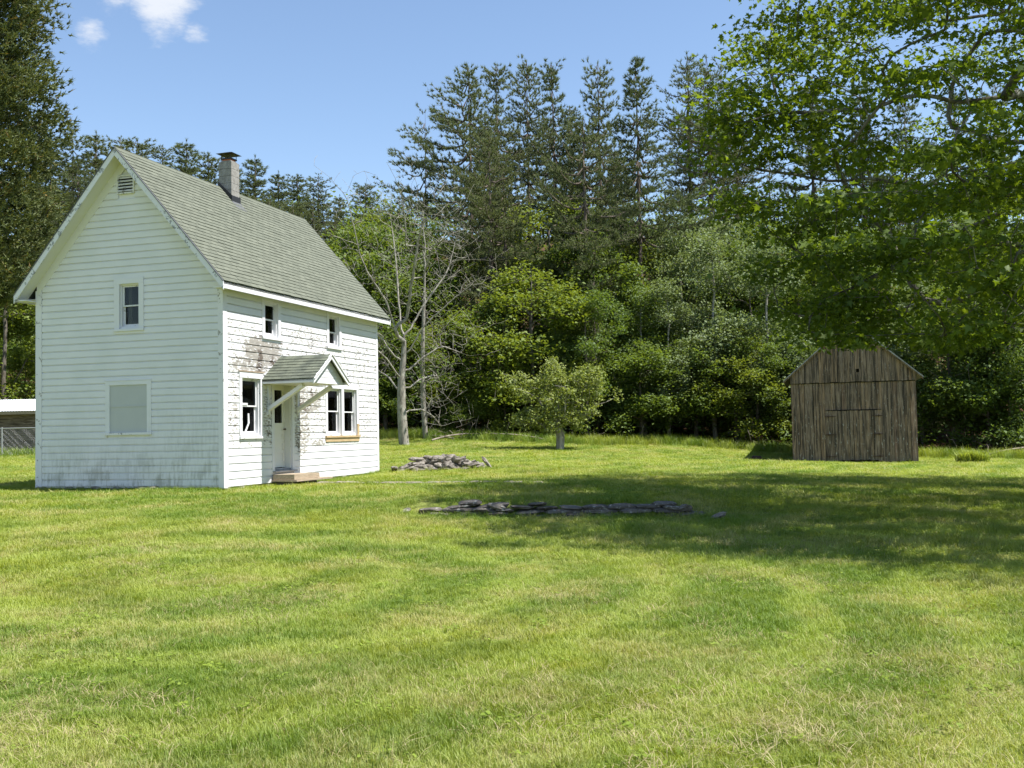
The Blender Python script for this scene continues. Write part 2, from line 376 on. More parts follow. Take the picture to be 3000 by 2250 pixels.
def grass_mat(name, tall=False):
    n = NT(name); p = n.pos(); r = n.orand(); i = n.island()
    big = n.noise(p, .22, 4, .55, stretch=(1, 1, 0)); mid = n.noise(p, 1.1, 4, .6, stretch=(1, 1, 0)); 
    wv = n.noise(p, .5, 3, .5, stretch=(.55, 1.25, 0), dist=1.6)
    px_, py_, pz_ = n.xyz(p)      # mower tracks: one turning loop on the left, straight passes far off
    cd = n.n('CombineXYZ'); n.put(cd.inputs[0], n.math('ADD', px_, 3.4)); n.put(cd.inputs[1], n.math('MULTIPLY', n.math('SUBTRACT', py_, 11.5), .8))
    ln = n.n('VectorMath', operation='LENGTH'); n.put(ln.inputs[0], cd.outputs[0])
    ring = n.math('SINE', n.math('ADD', n.math('MULTIPLY', ln.outputs['Value'], 4.6), n.math('MULTIPLY', n.noise(p, .35, 3), 9)))
    far = n.math('SINE', n.math('ADD', n.math('MULTIPLY', n.math('ADD', px_, n.math('MULTIPLY', py_, -.55)), 3.4), n.math('MULTIPLY', n.noise(p, .2, 2), 5)))
    mow = n.math('ADD', n.math('MULTIPLY', ring, n.mapr(py_, 16, 20, 1, 0)), n.math('MULTIPLY', far, n.mapr(py_, 26, 32, 0, .8)))
    c = n.ramp(n.math('ADD', n.math('MULTIPLY', r, .45), n.math('MULTIPLY', mid, .55)),
               [(.22, (.155, .20, .020)), (.5, (.255, .30, .028)), (.8, (.37, .38, .042))])
    c = n.mix(n.mapr(wv, .45, .62, 0, .7), c, (.285, .355, .060))
    c = n.mix(n.mapr(big, .56, .44, 0, .7), c, (.11, .20, .010))
    c = n.mix(n.mapr(mow, .1, 1.0, 0, .62), c, (.37, .43, .085)); c = n.mix(n.mapr(mow, -.2, -1.0, 0, .30), c, (.12, .19, .014))
    straw = n.math('MULTIPLY', n.mapr(n.noise(p, .75, 5, .65, stretch=(1, 1, 0)), .44, .66), n.mapr(n.math('FRACT', n.math('ADD', n.math('MULTIPLY', i, 3.7), r)), .15, .55, .0, .95))
    if not tall: c = n.mix(straw, c, (.44, .40, .16))
    t = n.mix(1.0, c, (1.2, 1.25, .4), 'MULTIPLY')
    return n.leaf(c, .38, t, .035)
M['grass'] = grass_mat('lawn grass'); M['tall_grass'] = grass_mat('long grass', True)
M['iris'] = leaf_mat('iris leaves', (.20, .27, .045), (.34, .38, .08), .45, (1.3, 1.25, .5), 0, .02)
M['clover'] = leaf_mat('lawn weeds', (.13, .21, .025), (.24, .31, .04), .3, (1.2, 1.2, .5), .3, .02)
M['straw'] = leaf_mat('dead grass', (.34, .28, .14), (.52, .45, .26), .25, (1.1, 1.0, .7), .2, .02)
def ground_mat():
    n = NT('lawn and forest floor'); p = n.pos(); x, y, z = n.xyz(p)
    big = n.noise(p, .22, 4, .55, stretch=(1, 1, 0)); mid = n.noise(p, 1.1, 4, .6, stretch=(1, 1, 0)); fine = n.noise(p, 14, 6, .7)
    wv = n.noise(p, .5, 3, .5, stretch=(.55, 1.25, 0), dist=1.6)
    g = n.ramp(mid, [(.25, (.11, .15, .026)), (.5, (.16, .20, .034)), (.8, (.23, .255, .050))])
    g = n.mix(n.mapr(wv, .45, .62, 0, .5), g, (.26, .28, .085))
    g = n.mix(n.mapr(n.noise(p, .75, 5, .65, stretch=(1, 1, 0)), .50, .70, 0, .7), g, (.36, .30, .145))
    g = n.mix(n.mapr(fine, .45, .72, 0, .55), g, (.045, .06, .016))
    def blob(cx, cy, rx, ry):
        dx = n.math('DIVIDE', n.math('SUBTRACT', x, cx), rx); dy = n.math('DIVIDE', n.math('SUBTRACT', y, cy), ry)
        return n.mapr(n.math('ADD', n.math('ADD', n.math('MULTIPLY', dx, dx), n.math('MULTIPLY', dy, dy)), n.math('MULTIPLY', n.noise(p, 2.2, 4), 1.4)), 1.1, 1.6, .85, 0)
    bare = n.math('MAXIMUM', blob(9.3, 45.2, 2.4, .5), n.math('MAXIMUM', blob(-4.2, 26.2, 1.6, .6), blob(-9, 24.6, 2.6, .18)))
    g = n.mix(bare, g, (.21, .135, .075))
    lit = n.ramp(n.noise(p, 3.5, 7, .72), [(.3, (.035, .022, .013)), (.55, (.085, .05, .028)), (.75, (.16, .095, .05))])
    e = n.attr if False else None
    at = n.n('Attribute'); at.attribute_name = 'woods'
    c = n.mix(n.mapr(n.math('ADD', at.outputs['Fac'], n.math('MULTIPLY', n.math('SUBTRACT', mid, .5), .8)), .35, .65), g, lit)
    return n.surf(c, .97, .05, n.bump(n.noise(p, 30, 6, .7), .6, .03))
M['ground'] = ground_mat()

# ------------------------------------------------------------------ ground: one sheet out to the horizon
def build_ground():
    fx = np.arange(-32, 34.01, .4); fy = np.arange(-4, 62.01, .4)
    fx = np.concatenate([[-900, -500, -300, -200, -140, -100, -75, -60, -50, -42, -36], fx, [38, 44, 52, 60, 75, 100, 140, 200, 300, 500, 900]])
    fy = np.concatenate([[-500, -200, -100, -50, -25, -12], fy, [64, 66, 69, 72, 76, 80, 85, 90, 96, 103, 110, 120, 130, 140, 150, 170, 200, 300, 500, 1000]])
    X, Y = np.meshgrid(fx, fy); Z = terrain(X, Y); nx, ny = len(fx), len(fy)
    V = np.stack([X, Y, Z], 2).reshape(-1, 3); i = np.arange(nx * ny).reshape(ny, nx)
    Fc = np.stack([i[:-1, :-1], i[:-1, 1:], i[1:, 1:], i[1:, :-1]], 2).reshape(-1, 4)
    me = np_mesh('ground', V, Fc)
    a = me.attributes.new('woods', 'FLOAT', 'POINT')
    a.data.foreach_set('value', np.clip((Y - edge_y(X)) / 2.0 + .3, 0, 1).ravel().astype(np.float32))
    o = smooth(obj('ground', me, M['ground'])); o['kind'] = 'structure'; o['label'] = 'mown green lawn running back to the wooded hillside'
build_ground()

# ------------------------------------------------------------------ the white house (local frame: x out of the sunny side, y back along it, z up)
W, LH, HW = 5.29, 8.44, 4.70
OS, OF, OB, HE, HR = .30, .42, .38, 4.78, 8.16
house = thing('farmhouse', 'white two-storey clapboard house with peeling paint and green shingle roof', 'house', (-6.7216, 24.3, .44), -YAW)
SLOPE = (HR - HE) / (W / 2 + OS)
def roof_z(x): return HR - SLOPE * abs(x + W / 2)

def frame_gable(): return Matrix(((1, 0, 0, 0), (0, -1, 0, 0), (0, 0, 1, 0), (0, 0, 0, 1)))     # (u, n, z) -> x=u, y=-n
def frame_side(): return Matrix(((0, 1, 0, 0), (1, 0, 0, 0), (0, 0, 1, 0), (0, 0, 0, 1)))       # (u, n, z) -> x=n, y=u
FG, FS = frame_gable(), frame_side()
def part(mb, name, m, T, parent): 
    me = mb.mesh(name); me.transform(T)
    if T.determinant() < 0: me.flip_normals()
    return obj(name, me, m, parent)

# openings (u0,u1,z0,z1) and outer trim for each wall
SIDE_OPEN = {'left': (.75, 1.57, 1.22, 2.60), 'door': (2.23, 3.12, .36, 2.53), 'ra': (5.10, 5.94, 1.20, 2.50), 'rb': (6.10, 6.92, 1.20, 2.50),
             'u1': (1.82, 2.46, 3.70, 4.55), 'u2': (5.24, 5.86, 3.70, 4.55)}
SIDE_TRIM = [(.63, 1.69, 1.10, 2.74), (2.11, 3.24, .26, 2.62), (4.98, 7.04, 1.06, 2.62), (1.69, 2.59, 3.58, 4.66), (5.11, 5.99, 3.58, 4.66)]
GAB_OPEN = [(-2.83, -2.28, 3.86, 4.92), (-3.12, -2.06, 1.34, 2.48)]
GAB_TRIM = [(-2.98, -2.14, 3.75, 5.06), (-3.24, -1.94, 1.28, 2.58)]

def sheet_with_holes(u0, u1, z0, z1, holes, name, m, T):
    us = sorted({u0, u1, *[h[0] for h in holes], *[h[1] for h in holes]}); zs = sorted({z0, z1, *[h[2] for h in holes], *[h[3] for h in holes]})
    mb = MB()
    for a, b in zip(us, us[1:]):
        for c, d in zip(zs, zs[1:]):
            mu, mz = (a + b) / 2, (c + d) / 2
            if any(h[0] < mu < h[1] and h[2] < mz < h[3] for h in holes): continue
            mb.box(a, b, -.12, -.002, c, d)
    return part(mb, name, m, T, house)
sheet_with_holes(.12, LH - .13, .02, HW, list(SIDE_OPEN.values()), 'wall', M['wall_side'], FS)
g0 = sheet_with_holes(-W, 0, .02, 5.0, GAB_OPEN, 'wall', M['wall_gable'], FG)
mb = MB(); ap = roof_z(-W / 2) - .12
hx = lambda z: (HR - .12 - z) / SLOPE
mb.prism([(-W/2 - hx(5.0), -.12, 5.0), (-W/2 + hx(5.0), -.12, 5.0), (-W/2, -.12, ap)], [(-W/2 - hx(5.0), -.002, 5.0), (-W/2 + hx(5.0), -.002, 5.0), (-W/2, -.002, ap)])
part(mb, 'gable_wall', M['wall_gable'], FG, house)
mb = MB(); mb.box(-W, -.002, LH - .12, LH, .02, 5.0); mb.box(-W, -W + .12, .125, LH - .122, .02, HW)
mb.prism([(-W/2 - hx(5.002), LH - .12, 5.002), (-W/2 + hx(5.002), LH - .12, 5.002), (-W/2, LH - .12, ap)], [(-W/2 - hx(5.002), LH, 5.002), (-W/2 + hx(5.002), LH, 5.002), (-W/2, LH, ap)])
mb.build('back_wall', M['wall_gable'], house)
# interior: floors and studs seen dimly through the glass
mb = MB(); mb.box(-W + .14, -.14, .14, LH - .14, .25, .32); mb.build('floor', M['inner'], house)
mb = MB(); mb.box(-W + .14, -.14, .14, LH - .14, 2.86, 3.0); mb.build('upper_floor', M['inner'], house)
mb = MB(); mb.box(-W + .14, -.14, 3.35, 3.45, .33, 2.85); mb.box(-2.7, -2.6, .14, 3.34, 3.01, 6.2); mb.build('partition', M['inner'], house)
for (x, y) in ((-.55, 5.55), (-.9, 6.5), (-.55, 6.95), (-1.3, 5.0), (-1.6, 6.1)):
    MB().box(x - .05, x + .05, y - .045, y + .045, .33, 2.84).build('stud', M['inner_wood'], house)
mb = MB(); mb.bar((-.9, .6, 1.9), (-1.2, 1.9, 2.7), .09, .3); mb.build('stair_stringer', M['inner_wood'], house)

# siding boards, each row split round the openings
def board_mesh(u0, u1, z, h, endf0=None, endf1=None):
    prof = [(-.001, z + .003), (.031, z + .003), (.029, z + h - .034), (.006, z + h - .018), (.006, z + h - .001), (-.001, z + h - .001)]
    jz = random.uniform(-.003, .003); jn = random.uniform(-.0015, .0015)
    a = [(endf0(pz) if endf0 else u0, pn + jn * (pn > 0), pz + jz) for pn, pz in prof]
    b = [(endf1(pz) if endf1 else u1, pn + jn * (pn > 0), pz - jz) for pn, pz in prof]
    return MB().prism(a, b)
def spans(u0, u1, z, h, trims):
    cuts = sorted([(t[0], t[1]) for t in trims if t[2] < z + h - .02 and t[3] > z + .02])
    out = []; c = u0
    for a, b in cuts:
        if a > c: out.append((c, a))
        c = max(c, b)
    if c < u1: out.append((c, u1))
    return [s for s in out if s[1] - s[0] > .04]
h = .1795; z = .02
CUT = []
for t, o in ((SIDE_TRIM[0], 'left'), (SIDE_TRIM[1], 'door'), (SIDE_TRIM[3], 'u1'), (SIDE_TRIM[4], 'u2')):
    q = SIDE_OPEN[o]; CUT.append((t[0] + .03, t[1] - .03, q[2] - .02, q[3] + .02))
CUT.append((5.01, 7.01, 1.18, 2.52))
while z + h <= 4.70:
    for a, b in spans(.145, LH - .10, z, h, CUT):
        # long rows are made of two lengths with a tight butt joint
        if b - a > 4.5 and random.random() < .8:
            j = a + (b - a) * random.uniform(.3, .7); rows = [(a, j - .0015), (j + .0015, b)]
        else: rows = [(a, b)]
        for r0, r1 in rows: part(board_mesh(r0, r1, z, h), 'siding_board', M['wall_side'], FS, house)
    z += h
h = .1655; z = .06
CUTG = [(-2.95, -2.17, 3.83, 4.95), (-3.21, -1.97, 1.31, 2.5), (-2.87, -2.41, 7.15, 7.53)]
while z + h < 7.72:
    xl = lambda q: max(-W + .17, -W / 2 - (hx(q) - .20)); xr = lambda q: min(-.09, -W / 2 + (hx(q) - .20))
    for a, b in spans(xl(z), xr(z), z, h, CUTG):
        e0 = xl if abs(a - xl(z)) < 1e-6 else None; e1 = xr if abs(b - xr(z)) < 1e-6 else None
        part(board_mesh(a, b, z, h, e0, e1), 'siding_board', M['wall_gable'], FG, house)
    z += h
# corner boards and friezes
part(MB().box(-.105, .035, 0, .036, .0, 4.94), 'corner_board', M['trim_worn'], FG, house)
part(MB().box(-W - .02, -W + .165, 0, .037, .0, 4.9), 'corner_board', M['trim_worn'], FG, house)
MB().box(0, .036, .0, .145, .0, 4.698).build('corner_board', M['trim'], house)
MB().box(0, .036, LH - .10, LH + .02, .0, 4.698).build('corner_board', M['trim'], house)
for s in (-1, 1):
    zt = lambda x: roof_z(x) - .11
    xs = [-W/2, -W/2 + s * (W/2 - .02)]
    p = lambda n: [(xs[0], n, zt(xs[0])), (xs[1], n, zt(xs[1])), (xs[1], n, zt(xs[1]) - .30), (xs[0], n, zt(xs[0]) - .30)]
    part(MB().prism(p(0.001), p(.040 + .001 * s)), 'rake_frieze', M['soffit'], FG, house)

# roof
roof = bpy.data.objects.new('roof', None)
mb = MB(); T_ = .07
y0, y1 = -OF, LH + OB
xe = OS; xr_ = -W / 2
for s in (1, -1):
    ex = xr_ + s * (W/2 + OS); zz = HE - .012
    a = [(ex, y0, zz), (xr_, y0, HR - .012), (xr_, y0, HR - .012 - T_), (ex, y0, zz - T_)]
    b = [(q[0], y1, q[2]) for q in a]
    mb.prism(a, b)
roof = mb.build('roof', M['under_roof'], house)
# rake boards and dark drip edge at both gable ends, fascias, soffits
for yy, n in ((y0, -1), (y1, 1)):
    for s in (1, -1):
        ex = xr_ + s * (W/2 + OS + .012); ze = HE - SLOPE * .012
        def quad(y, top, dep): return [(xr_, y, HR - top), (ex, y, ze - top), (ex, y, ze - top - dep), (xr_, y, HR - top - dep)]
        MB().prism(quad(yy + .0, .022, .185), quad(yy + n * .028, .022, .185)).build('rake_board', M['rake'], roof)
        MB().prism(quad(yy - n * .01, -.006, .026), quad(yy + n * .045, -.006, .026)).build('drip_edge', M['drip'], roof)
        # sloped soffit of the overhang
        qs = lambda y: [(xr_, y, HR - .095), (ex - s * .03, y, ze - .095 + SLOPE * .03), (ex - s * .03, y, ze - .125 + SLOPE * .03), (xr_, y, HR - .125)]
        ya, yb = (yy + .002, -.033) if n < 0 else (LH + .003, yy - .002)
        MB().prism(qs(ya), qs(yb)).build('rake_soffit', M['soffit'], roof)
for s in (1, -1):
    ex = xr_ + s * (W/2 + OS)
    a, b = sorted((ex, ex - s * .028)); MB().box(a, b, y0 + .001, y1 - .001, 4.60, 4.755).build('fascia', M['trim'], roof)
    a, b = sorted((ex - s * .03, ex - s * (OS - .003))); MB().box(a, b, .0, LH, 4.69, 4.708).build('eave_soffit', M['soffit'], roof)
    MB().box(a, b, y0 + .03, -.034, 4.62, 4.648).build('eave_return', M['trim'], roof)
# ridge cap
MB().prism([(xr_, y0 - .01, HR + .016), (xr_ + .14, y0 - .01, HR + .016 - SLOPE * .14), (xr_ + .14, y0 - .01, HR - SLOPE * .14), (xr_, y0 - .01, HR), (xr_ - .14, y0 - .01, HR - SLOPE * .14), (xr_ - .14, y0 - .01, HR + .016 - SLOPE * .14)],
           [(xr_, y1 + .01, HR + .016), (xr_ + .14, y1 + .01, HR + .016 - SLOPE * .14), (xr_ + .14, y1 + .01, HR - SLOPE * .14), (xr_, y1 + .01, HR), (xr_ - .14, y1 + .01, HR - SLOPE * .14), (xr_ - .14, y1 + .01, HR + .016 - SLOPE * .14)]).build('ridge_cap', M['shingle'], roof)

# shingles: tabs laid in courses; the nearest ones are single pieces
def shingles(parent, m, org, along, down, length, run, tabw, exp, keep, stuff_name='shingle_field'):
    along = Vector(along).normalized(); down = Vector(down).normalized(); nrm = along.cross(down).normalized()
    if nrm.z < 0: nrm = -nrm
    tabs = []
    nc = int(run / exp)
    for c in range(nc):
        off = (c % 2) * tabw / 2 + random.uniform(-.012, .012); u = -off
        while u < length:
            a, b = max(u, 0), min(u + tabw, length)
            if b - a > .04: tabs.append((c, a + .004, b - .004))
            u += tabw
    def corners(c, a, b):
        d1 = run - c * exp; d0 = d1 - exp - .035
        jj = random.uniform(-.005, .005); lift = random.uniform(.016, .024)
        V = []
        for dn, top in ((d0, .004), (d1 + jj, lift)):
            for u in (a, b):
                V.append(org + along * u + down * dn + nrm * top); V.append(org + along * u + down * dn + nrm * (top - (.0085 if top < .01 else .017)))
        return V
    FACES = [(0, 2, 6, 4), (1, 5, 7, 3), (4, 6, 7, 5), (0, 4, 5, 1), (2, 3, 7, 6), (0, 1, 3, 2)]
    camp = house.matrix_local.inverted() @ Vector((0, 0, EYE)) if False else None
    inv = (Matrix.Translation((-6.7216, 24.3, .44)) @ Matrix.Rotation(-YAW, 4, 'Z')).inverted()
    cp = inv @ Vector((0, 0, EYE))
    tabs.sort(key=lambda t: (org + along * ((t[1] + t[2]) / 2) + down * (run - t[0] * exp) - cp).length)
    for t in tabs[:keep]:
        o = MB().add(corners(*t), FACES).build('shingle', m, parent); o.data.materials.append(M['under_roof']); o.data.polygons[2].material_index = 1
    if len(tabs) > keep:
        mb = MB()
        for t in tabs[keep:]: mb.add(corners(*t), FACES)
        o = mb.build(stuff_name, m, parent); o['kind'] = 'stuff'; o.data.materials.append(M['under_roof'])
        mi = np.zeros(len(o.data.polygons), np.int32); mi[2::6] = 1; o.data.polygons.foreach_set('material_index', mi)
run = math.hypot(W/2 + OS, HR - HE)
dn = Vector((W/2 + OS, 0, HE - HR)).normalized()
shingles(roof, M['shingle'], Vector((xr_, y0, HR)), (0, 1, 0), dn, y1 - y0, run + .015, .305, .14, 300)
shingles(roof, M['shingle'], Vector((xr_, y0, HR)), (0, 1, 0), Vector((-dn.x, 0, dn.z)), y1 - y0, run + .015, .305, .14, 0)

# chimney
chim = MB().box(-2.65, -2.32, 4.04, 4.36, 7.2, 8.90).build('chimney', M['concrete'], house)
zc = 7.45
while zc < 8.85:
    MB().box(-2.68, -2.28, 4.0, 4.4, zc + .004, zc + .198).build('block', M['concrete'], chim); zc += .202
zt = zc
MB().box(-2.61, -2.35, 4.07, 4.33, zt - .02, zt + .085).build('flue', M['clay'], chim)
mb = MB(); mb.box(-2.64, -2.32, 4.04, 4.36, zt + .08, zt + .12)
for a in (-2.63, -2.345):
    for b in (4.05, 4.335): mb.box(a, a + .015, b, b + .015, zt + .12, zt + .24)
mb.build('cap_frame', M['black'], chim)
mb = MB(); t = zt + .235
mb.add([(-2.74, 3.94, t), (-2.22, 3.94, t), (-2.22, 4.46, t), (-2.74, 4.46, t), (-2.48, 4.2, t + .09), (-2.48, 4.2, t + .02)], [(0, 1, 4), (1, 2, 4), (2, 3, 4), (3, 0, 4), (1, 0, 5), (2, 1, 5), (3, 2, 5), (0, 3, 5)])
mb.build('cap', M['black'], chim)
mb = MB()
p = lambda y: [(-2.69, y, roof_z(-2.645) + .16), (-2.255, y, roof_z(-2.255) + .19), (-2.255, y, roof_z(-2.255) + .0), (-2.69, y, roof_z(-2.645) - .02)]
mb.prism(p(3.975), p(3.997)); mb.prism(p(4.403), p(4.425)); mb.box(-2.277, -2.25, 3.98, 4.42, roof_z(-2.25) - .0, roof_z(-2.25) + .19)
mb.build('flashing', M['black'], chim)
mb = MB(); q = [(-2.25, roof_z(-2.25) + .02), (-2.05, roof_z(-2.05) + .02), (-2.05, roof_z(-2.05) + .026), (-2.25, roof_z(-2.25) + .026)]
mb.prism([(a, 3.97, b) for a, b in q], [(a, 4.43, b) for a, b in q]); mb.build('flashing_apron', M['lead'], chim)

# windows
def window(T, o, trim, m_trim, m_sash, sill=True, mid=None, sill_m=None, name='window', cols=None, head=.0):
    u0, u1, z0, z1 = o; a0, a1, b0, b1 = trim
    mb = MB(); P0, P1 = -.01, .046
    mb.box(a0, u0 - .001, P0, P1, z0 - .03, z1); mb.box(u1 + .001, a1, P0, P1 + .001, z0 - .03, z1); mb.box(a0, a1, P0, P1 + .004, z1 + .001, b1)
    w = part(mb, name, m_trim, T, house)
    mb = MB(); mb.box(u0 - .002, u0 + .03, -.15, -.012, z0, z1); mb.box(u1 - .03, u1 + .002, -.15, -.012, z0, z1); mb.box(u0 + .031, u1 - .031, -.15, -.012, z1 - .03, z1); mb.box(u0 + .031, u1 - .031, -.15, -.012, z0, z0 + .03)
    part(mb, 'frame', m_trim, T, w)
    zm = mid or (z0 + z1) / 2
    for k, (c, d, n) in enumerate(((zm - .02, z1 - .031, -.055), (z0 + .031, zm + .02, -.095))):
        mb = MB(); s = .042; x0, x1 = u0 + .031, u1 - .031
        mb.box(x0, x0 + s, n - .03, n, c, d); mb.box(x1 - s, x1, n - .03, n, c, d); mb.box(x0 + s, x1 - s, n - .03, n - .001, d - s * .9, d)
        mb.box(x0 + s, x1 - s, n - .03, n - .001, c, c + s * (1.5 if k else .8))
        part(mb, 'sash', m_sash, T, w)
        part(MB().box(x0 + s - .004, x1 - s + .004, n - .017, n - .012, c + s * .7, d - s * .8), 'pane', M['glass'], T, w)
    if sill:
        part(MB().box(a0 - .01, a1 + .01, -.012, .075, z0 - .085, z0 - .032), 'sill', sill_m or m_trim, T, w)
        part(MB().box(a0 + .0, a1 - .0, -.012, .036, z0 - .15, z0 - .086), 'apron', sill_m or m_trim, T, w)
    return w
wl = window(FS, SIDE_OPEN['left'], SIDE_TRIM[0], M['trim_worn'], M['trim_worn'], mid=1.93); wl['label'] = 'ground-floor window left of the door with a broken lower sash'
part(MB().prism([(1.05, -.12, 1.27), (1.12, -.12, 1.27), (1.30, -.12, 1.52), (1.28, -.12, 1.75), (1.22, -.12, 1.75), (1.22, -.12, 1.5)], [(1.05, -.10, 1.27), (1.12, -.10, 1.27), (1.30, -.10, 1.52), (1.28, -.10, 1.75), (1.22, -.10, 1.75), (1.22, -.10, 1.5)]), 'torn_curtain', M['trim'], FS, wl)
part(MB().box(.80, 1.12, -.055, -.04, 1.945, 2.0), 'paper_note', M['trim'], FS, wl)
part(MB().box(.6, 1.74, .042, .062, 2.745, 2.775), 'drip_cap', M['step_wood'], FS, wl)
ra = window(FS, SIDE_OPEN['ra'], (4.98, 6.019, 1.06, 2.62), M['trim'], M['trim'], sill=False, mid=1.86)
rb = window(FS, SIDE_OPEN['rb'], (6.021, 7.04, 1.06, 2.62), M['trim'], M['trim_worn'], sill=False, mid=1.85)
part(MB().box(4.95, 7.08, -.01, .085, 1.115, 1.165), 'sill', M['new_wood'], FS, ra)
part(MB().box(4.97, 7.06, -.01, .055, 1.0, 1.113), 'apron', M['new_wood'], FS, ra)
part(MB().box(6.925, 7.045, .042, .062, 1.17, 1.5), 'patch_board', M['new_wood'], FS, rb)
window(FS, SIDE_OPEN['u1'], SIDE_TRIM[3], M['trim'], M['trim_worn'], mid=4.13)
window(FS, SIDE_OPEN['u2'], SIDE_TRIM[4], M['trim'], M['trim_worn'], mid=4.10)
window(FG, GAB_OPEN[0], GAB_TRIM[0], M['trim'], M['trim_worn'], mid=4.4)
# covered window low on the gable
o, t = GAB_OPEN[1], GAB_TRIM[1]
mb = MB(); mb.box(t[0], o[0], -.01, .042, t[2] + .06, o[3]); mb.box(o[1], t[1], -.01, .043, t[2] + .06, o[3]); mb.box(t[0], t[1], -.01, .046, o[3] + .001, t[3])
cw = part(mb, 'window', M['wall_gable'], FG, house); cw['label'] = 'gable window covered with a grey plastic sheet'
part(MB().box(t[0] - .02, t[1] + .02, -.01, .075, t[2], t[2] + .058), 'sill', M['trim_worn'], FG, cw)
part(MB().box(o[0] - .03, o[1] + .03, -.03, .018, t[2] + .05, 1.955), 'plastic_cover', M['plastic'], FG, cw)
part(MB().box(o[0] - .03, o[1] + .03, -.03, .02, 1.975, o[3] + .02), 'plastic_cover', M['plastic'], FG, cw)
part(MB().box(t[0] + .03, t[1] - .03, .0, .030, 1.953, 1.979), 'rail', M['plastic'], FG, cw)
part(MB().box(t[0] - .01, t[1] + .01, .0, .055, t[3] + .002, t[3] + .025), 'drip_cap', M['trim_worn'], FG, cw)
# attic vent
mb = MB(); a0, a1, b0, b1 = -2.89, -2.39, 7.11, 7.57
mb.box(a0, a0 + .035, .0, .06, b0, b1); mb.box(a1 - .035, a1, .0, .06, b0, b1); mb.box(a0 + .036, a1 - .036, .0, .06, b1 - .035, b1); mb.box(a0 + .036, a1 - .036, .0, .065, b0, b0 + .035)
vent = part(mb, 'vent', M['trim_worn'], FG, house)
part(MB().box(a0 + .03, a1 - .03, .0, .027, b0 + .03, b1 - .03), 'backing', M['barn_dark'], FG, vent)
for k in range(5):
    zc = b0 + .045 + k * .078
    part(MB().prism([(a0 + .036, .03, zc + .055), (a0 + .036, .034, zc + .06), (a0 + .036, .06, zc + .02), (a0 + .036, .057, zc + .012)], [(a1 - .036, .03, zc + .055), (a1 - .036, .034, zc + .06), (a1 - .036, .06, zc + .02), (a1 - .036, .057, zc + .012)]), 'slat', M['trim_worn'], FG, vent)
# door
u0, u1, z0, z1 = SIDE_OPEN['door']; t = SIDE_TRIM[1]
mb = MB(); mb.box(t[0], u0 - .001, -.01, .045, .26, z1); mb.box(u1 + .001, t[1], -.01, .046, .26, z1); mb.box(t[0], t[1], -.01, .048, z1 + .001, t[3])
part(mb, 'door_casing', M['trim'], FS, house)
mb = MB(); mb.box(u0 - .002, u0 + .02, -.26, -.012, z0, z1); mb.box(u1 - .03, u1 + .002, -.26, -.012, z0, z1); mb.box(u0 + .021, u1 - .031, -.26, -.012, z1 - .03, z1)
part(mb, 'door_jamb', M['soffit'], FS, house)
n = -.17; d0, d1, e0, e1 = u0 + .022, u1 - .032, z0 + .02, z1 - .032
mb = MB()
st = .115
mb.box(d0, d0 + st, n - .045, n, e0, e1); mb.box(d1 - st, d1, n - .045, n, e0, e1)
rails = [(e0, e0 + .16), (e0 + .36, e0 + .44), (e0 + .62, e0 + .70), (e0 + .86, e0 + .94), (1.42, 1.52), (e1 - .13, e1)]
for a, b in rails: mb.box(d0 + st, d1 - st, n - .044, n - .001, a, b)
door = part(mb, 'door', M['soffit'], FS, house)
for a, b in list(zip([r[1] for r in rails], [r[0] for r in rails[1:]]))[:-1]:
    part(MB().box(d0 + st - .005, d1 - st + .005, n - .035, n - .014, a - .004, b + .004), 'panel', M['soffit'], FS, door)
part(MB().box(d0 + st - .005, d1 - st + .005, n - .026, n - .02, 1.515, e1 - .125), 'pane', M['glass'], FS, door)
mb = MB(); mb.tube([(0, 0, 0), (0, .035, 0), (0, .045, 0), (0, .07, 0)], [.012, .012, .028, .02], 10)
part(mb, 'handle', M['rust'], FS @ Matrix.Translation((d1 - .06, n, 1.36)), door)
part(MB().box(u0, u1, -.2, -.0, .31, .358), 'threshold', M['barn_roof'], FS, house)
part(MB().box(u0 - .1, u1 + .12, .0, .12, .275, .308), 'door_sill', M['barn_roof'], FS, house)

# gabled hood over the door
PD, PC, PZ0, PZ1 = 1.45, 2.60, 2.585, 3.235; PH = .94
mb = MB()
for s in (1, -1):
    f = lambda x: [(x, PC, PZ1 - .012), (x, PC + s * PH, PZ0 - .012), (x, PC + s * PH, PZ0 - .055), (x, PC, PZ1 - .055)]
    mb.prism(f(.03), f(PD))
hood = mb.build('door_hood', M['under_roof'], house)
pr = math.hypot(PH, PZ1 - PZ0)
for s in (-1, 1): shingles(hood, M['porch_shingle'], Vector((.03, PC, PZ1)), (1, 0, 0), Vector((0, s * PH, PZ0 - PZ1)), PD, pr + .015, .26, .135, 100)
ps = (PZ1 - PZ0) / PH
for s in (-1, 1):
    def q(x, top, dep): return [(x, PC, PZ1 - top), (x, PC + s * (PH + .01), PZ0 - top - ps * .01), (x, PC + s * (PH + .01), PZ0 - top - dep - ps * .01), (x, PC, PZ1 - top - dep)]
    MB().prism(q(PD - .002, .016, .115), q(PD + .026 + .001 * s, .016, .115)).build('rake_board', M['trim'], hood)
    MB().prism(q(PD + .0, -.004, .03), q(PD + .05, -.004, .03)).build('rake_trim', M['trim'], hood)
    a, b = sorted((PC + s * PH, PC + s * (PH - .022))); MB().box(.03, PD - .003, a, b, PZ0 - .105, PZ0 - .02).build('fascia', M['trim'], hood)
MB().box(.03, PD - .14, PC - PH + .024, PC + PH - .024, PZ0 - .10, PZ0 - .085).build('ceiling_board', M['soffit'], hood)
k = 0; zz = PZ0 - .105
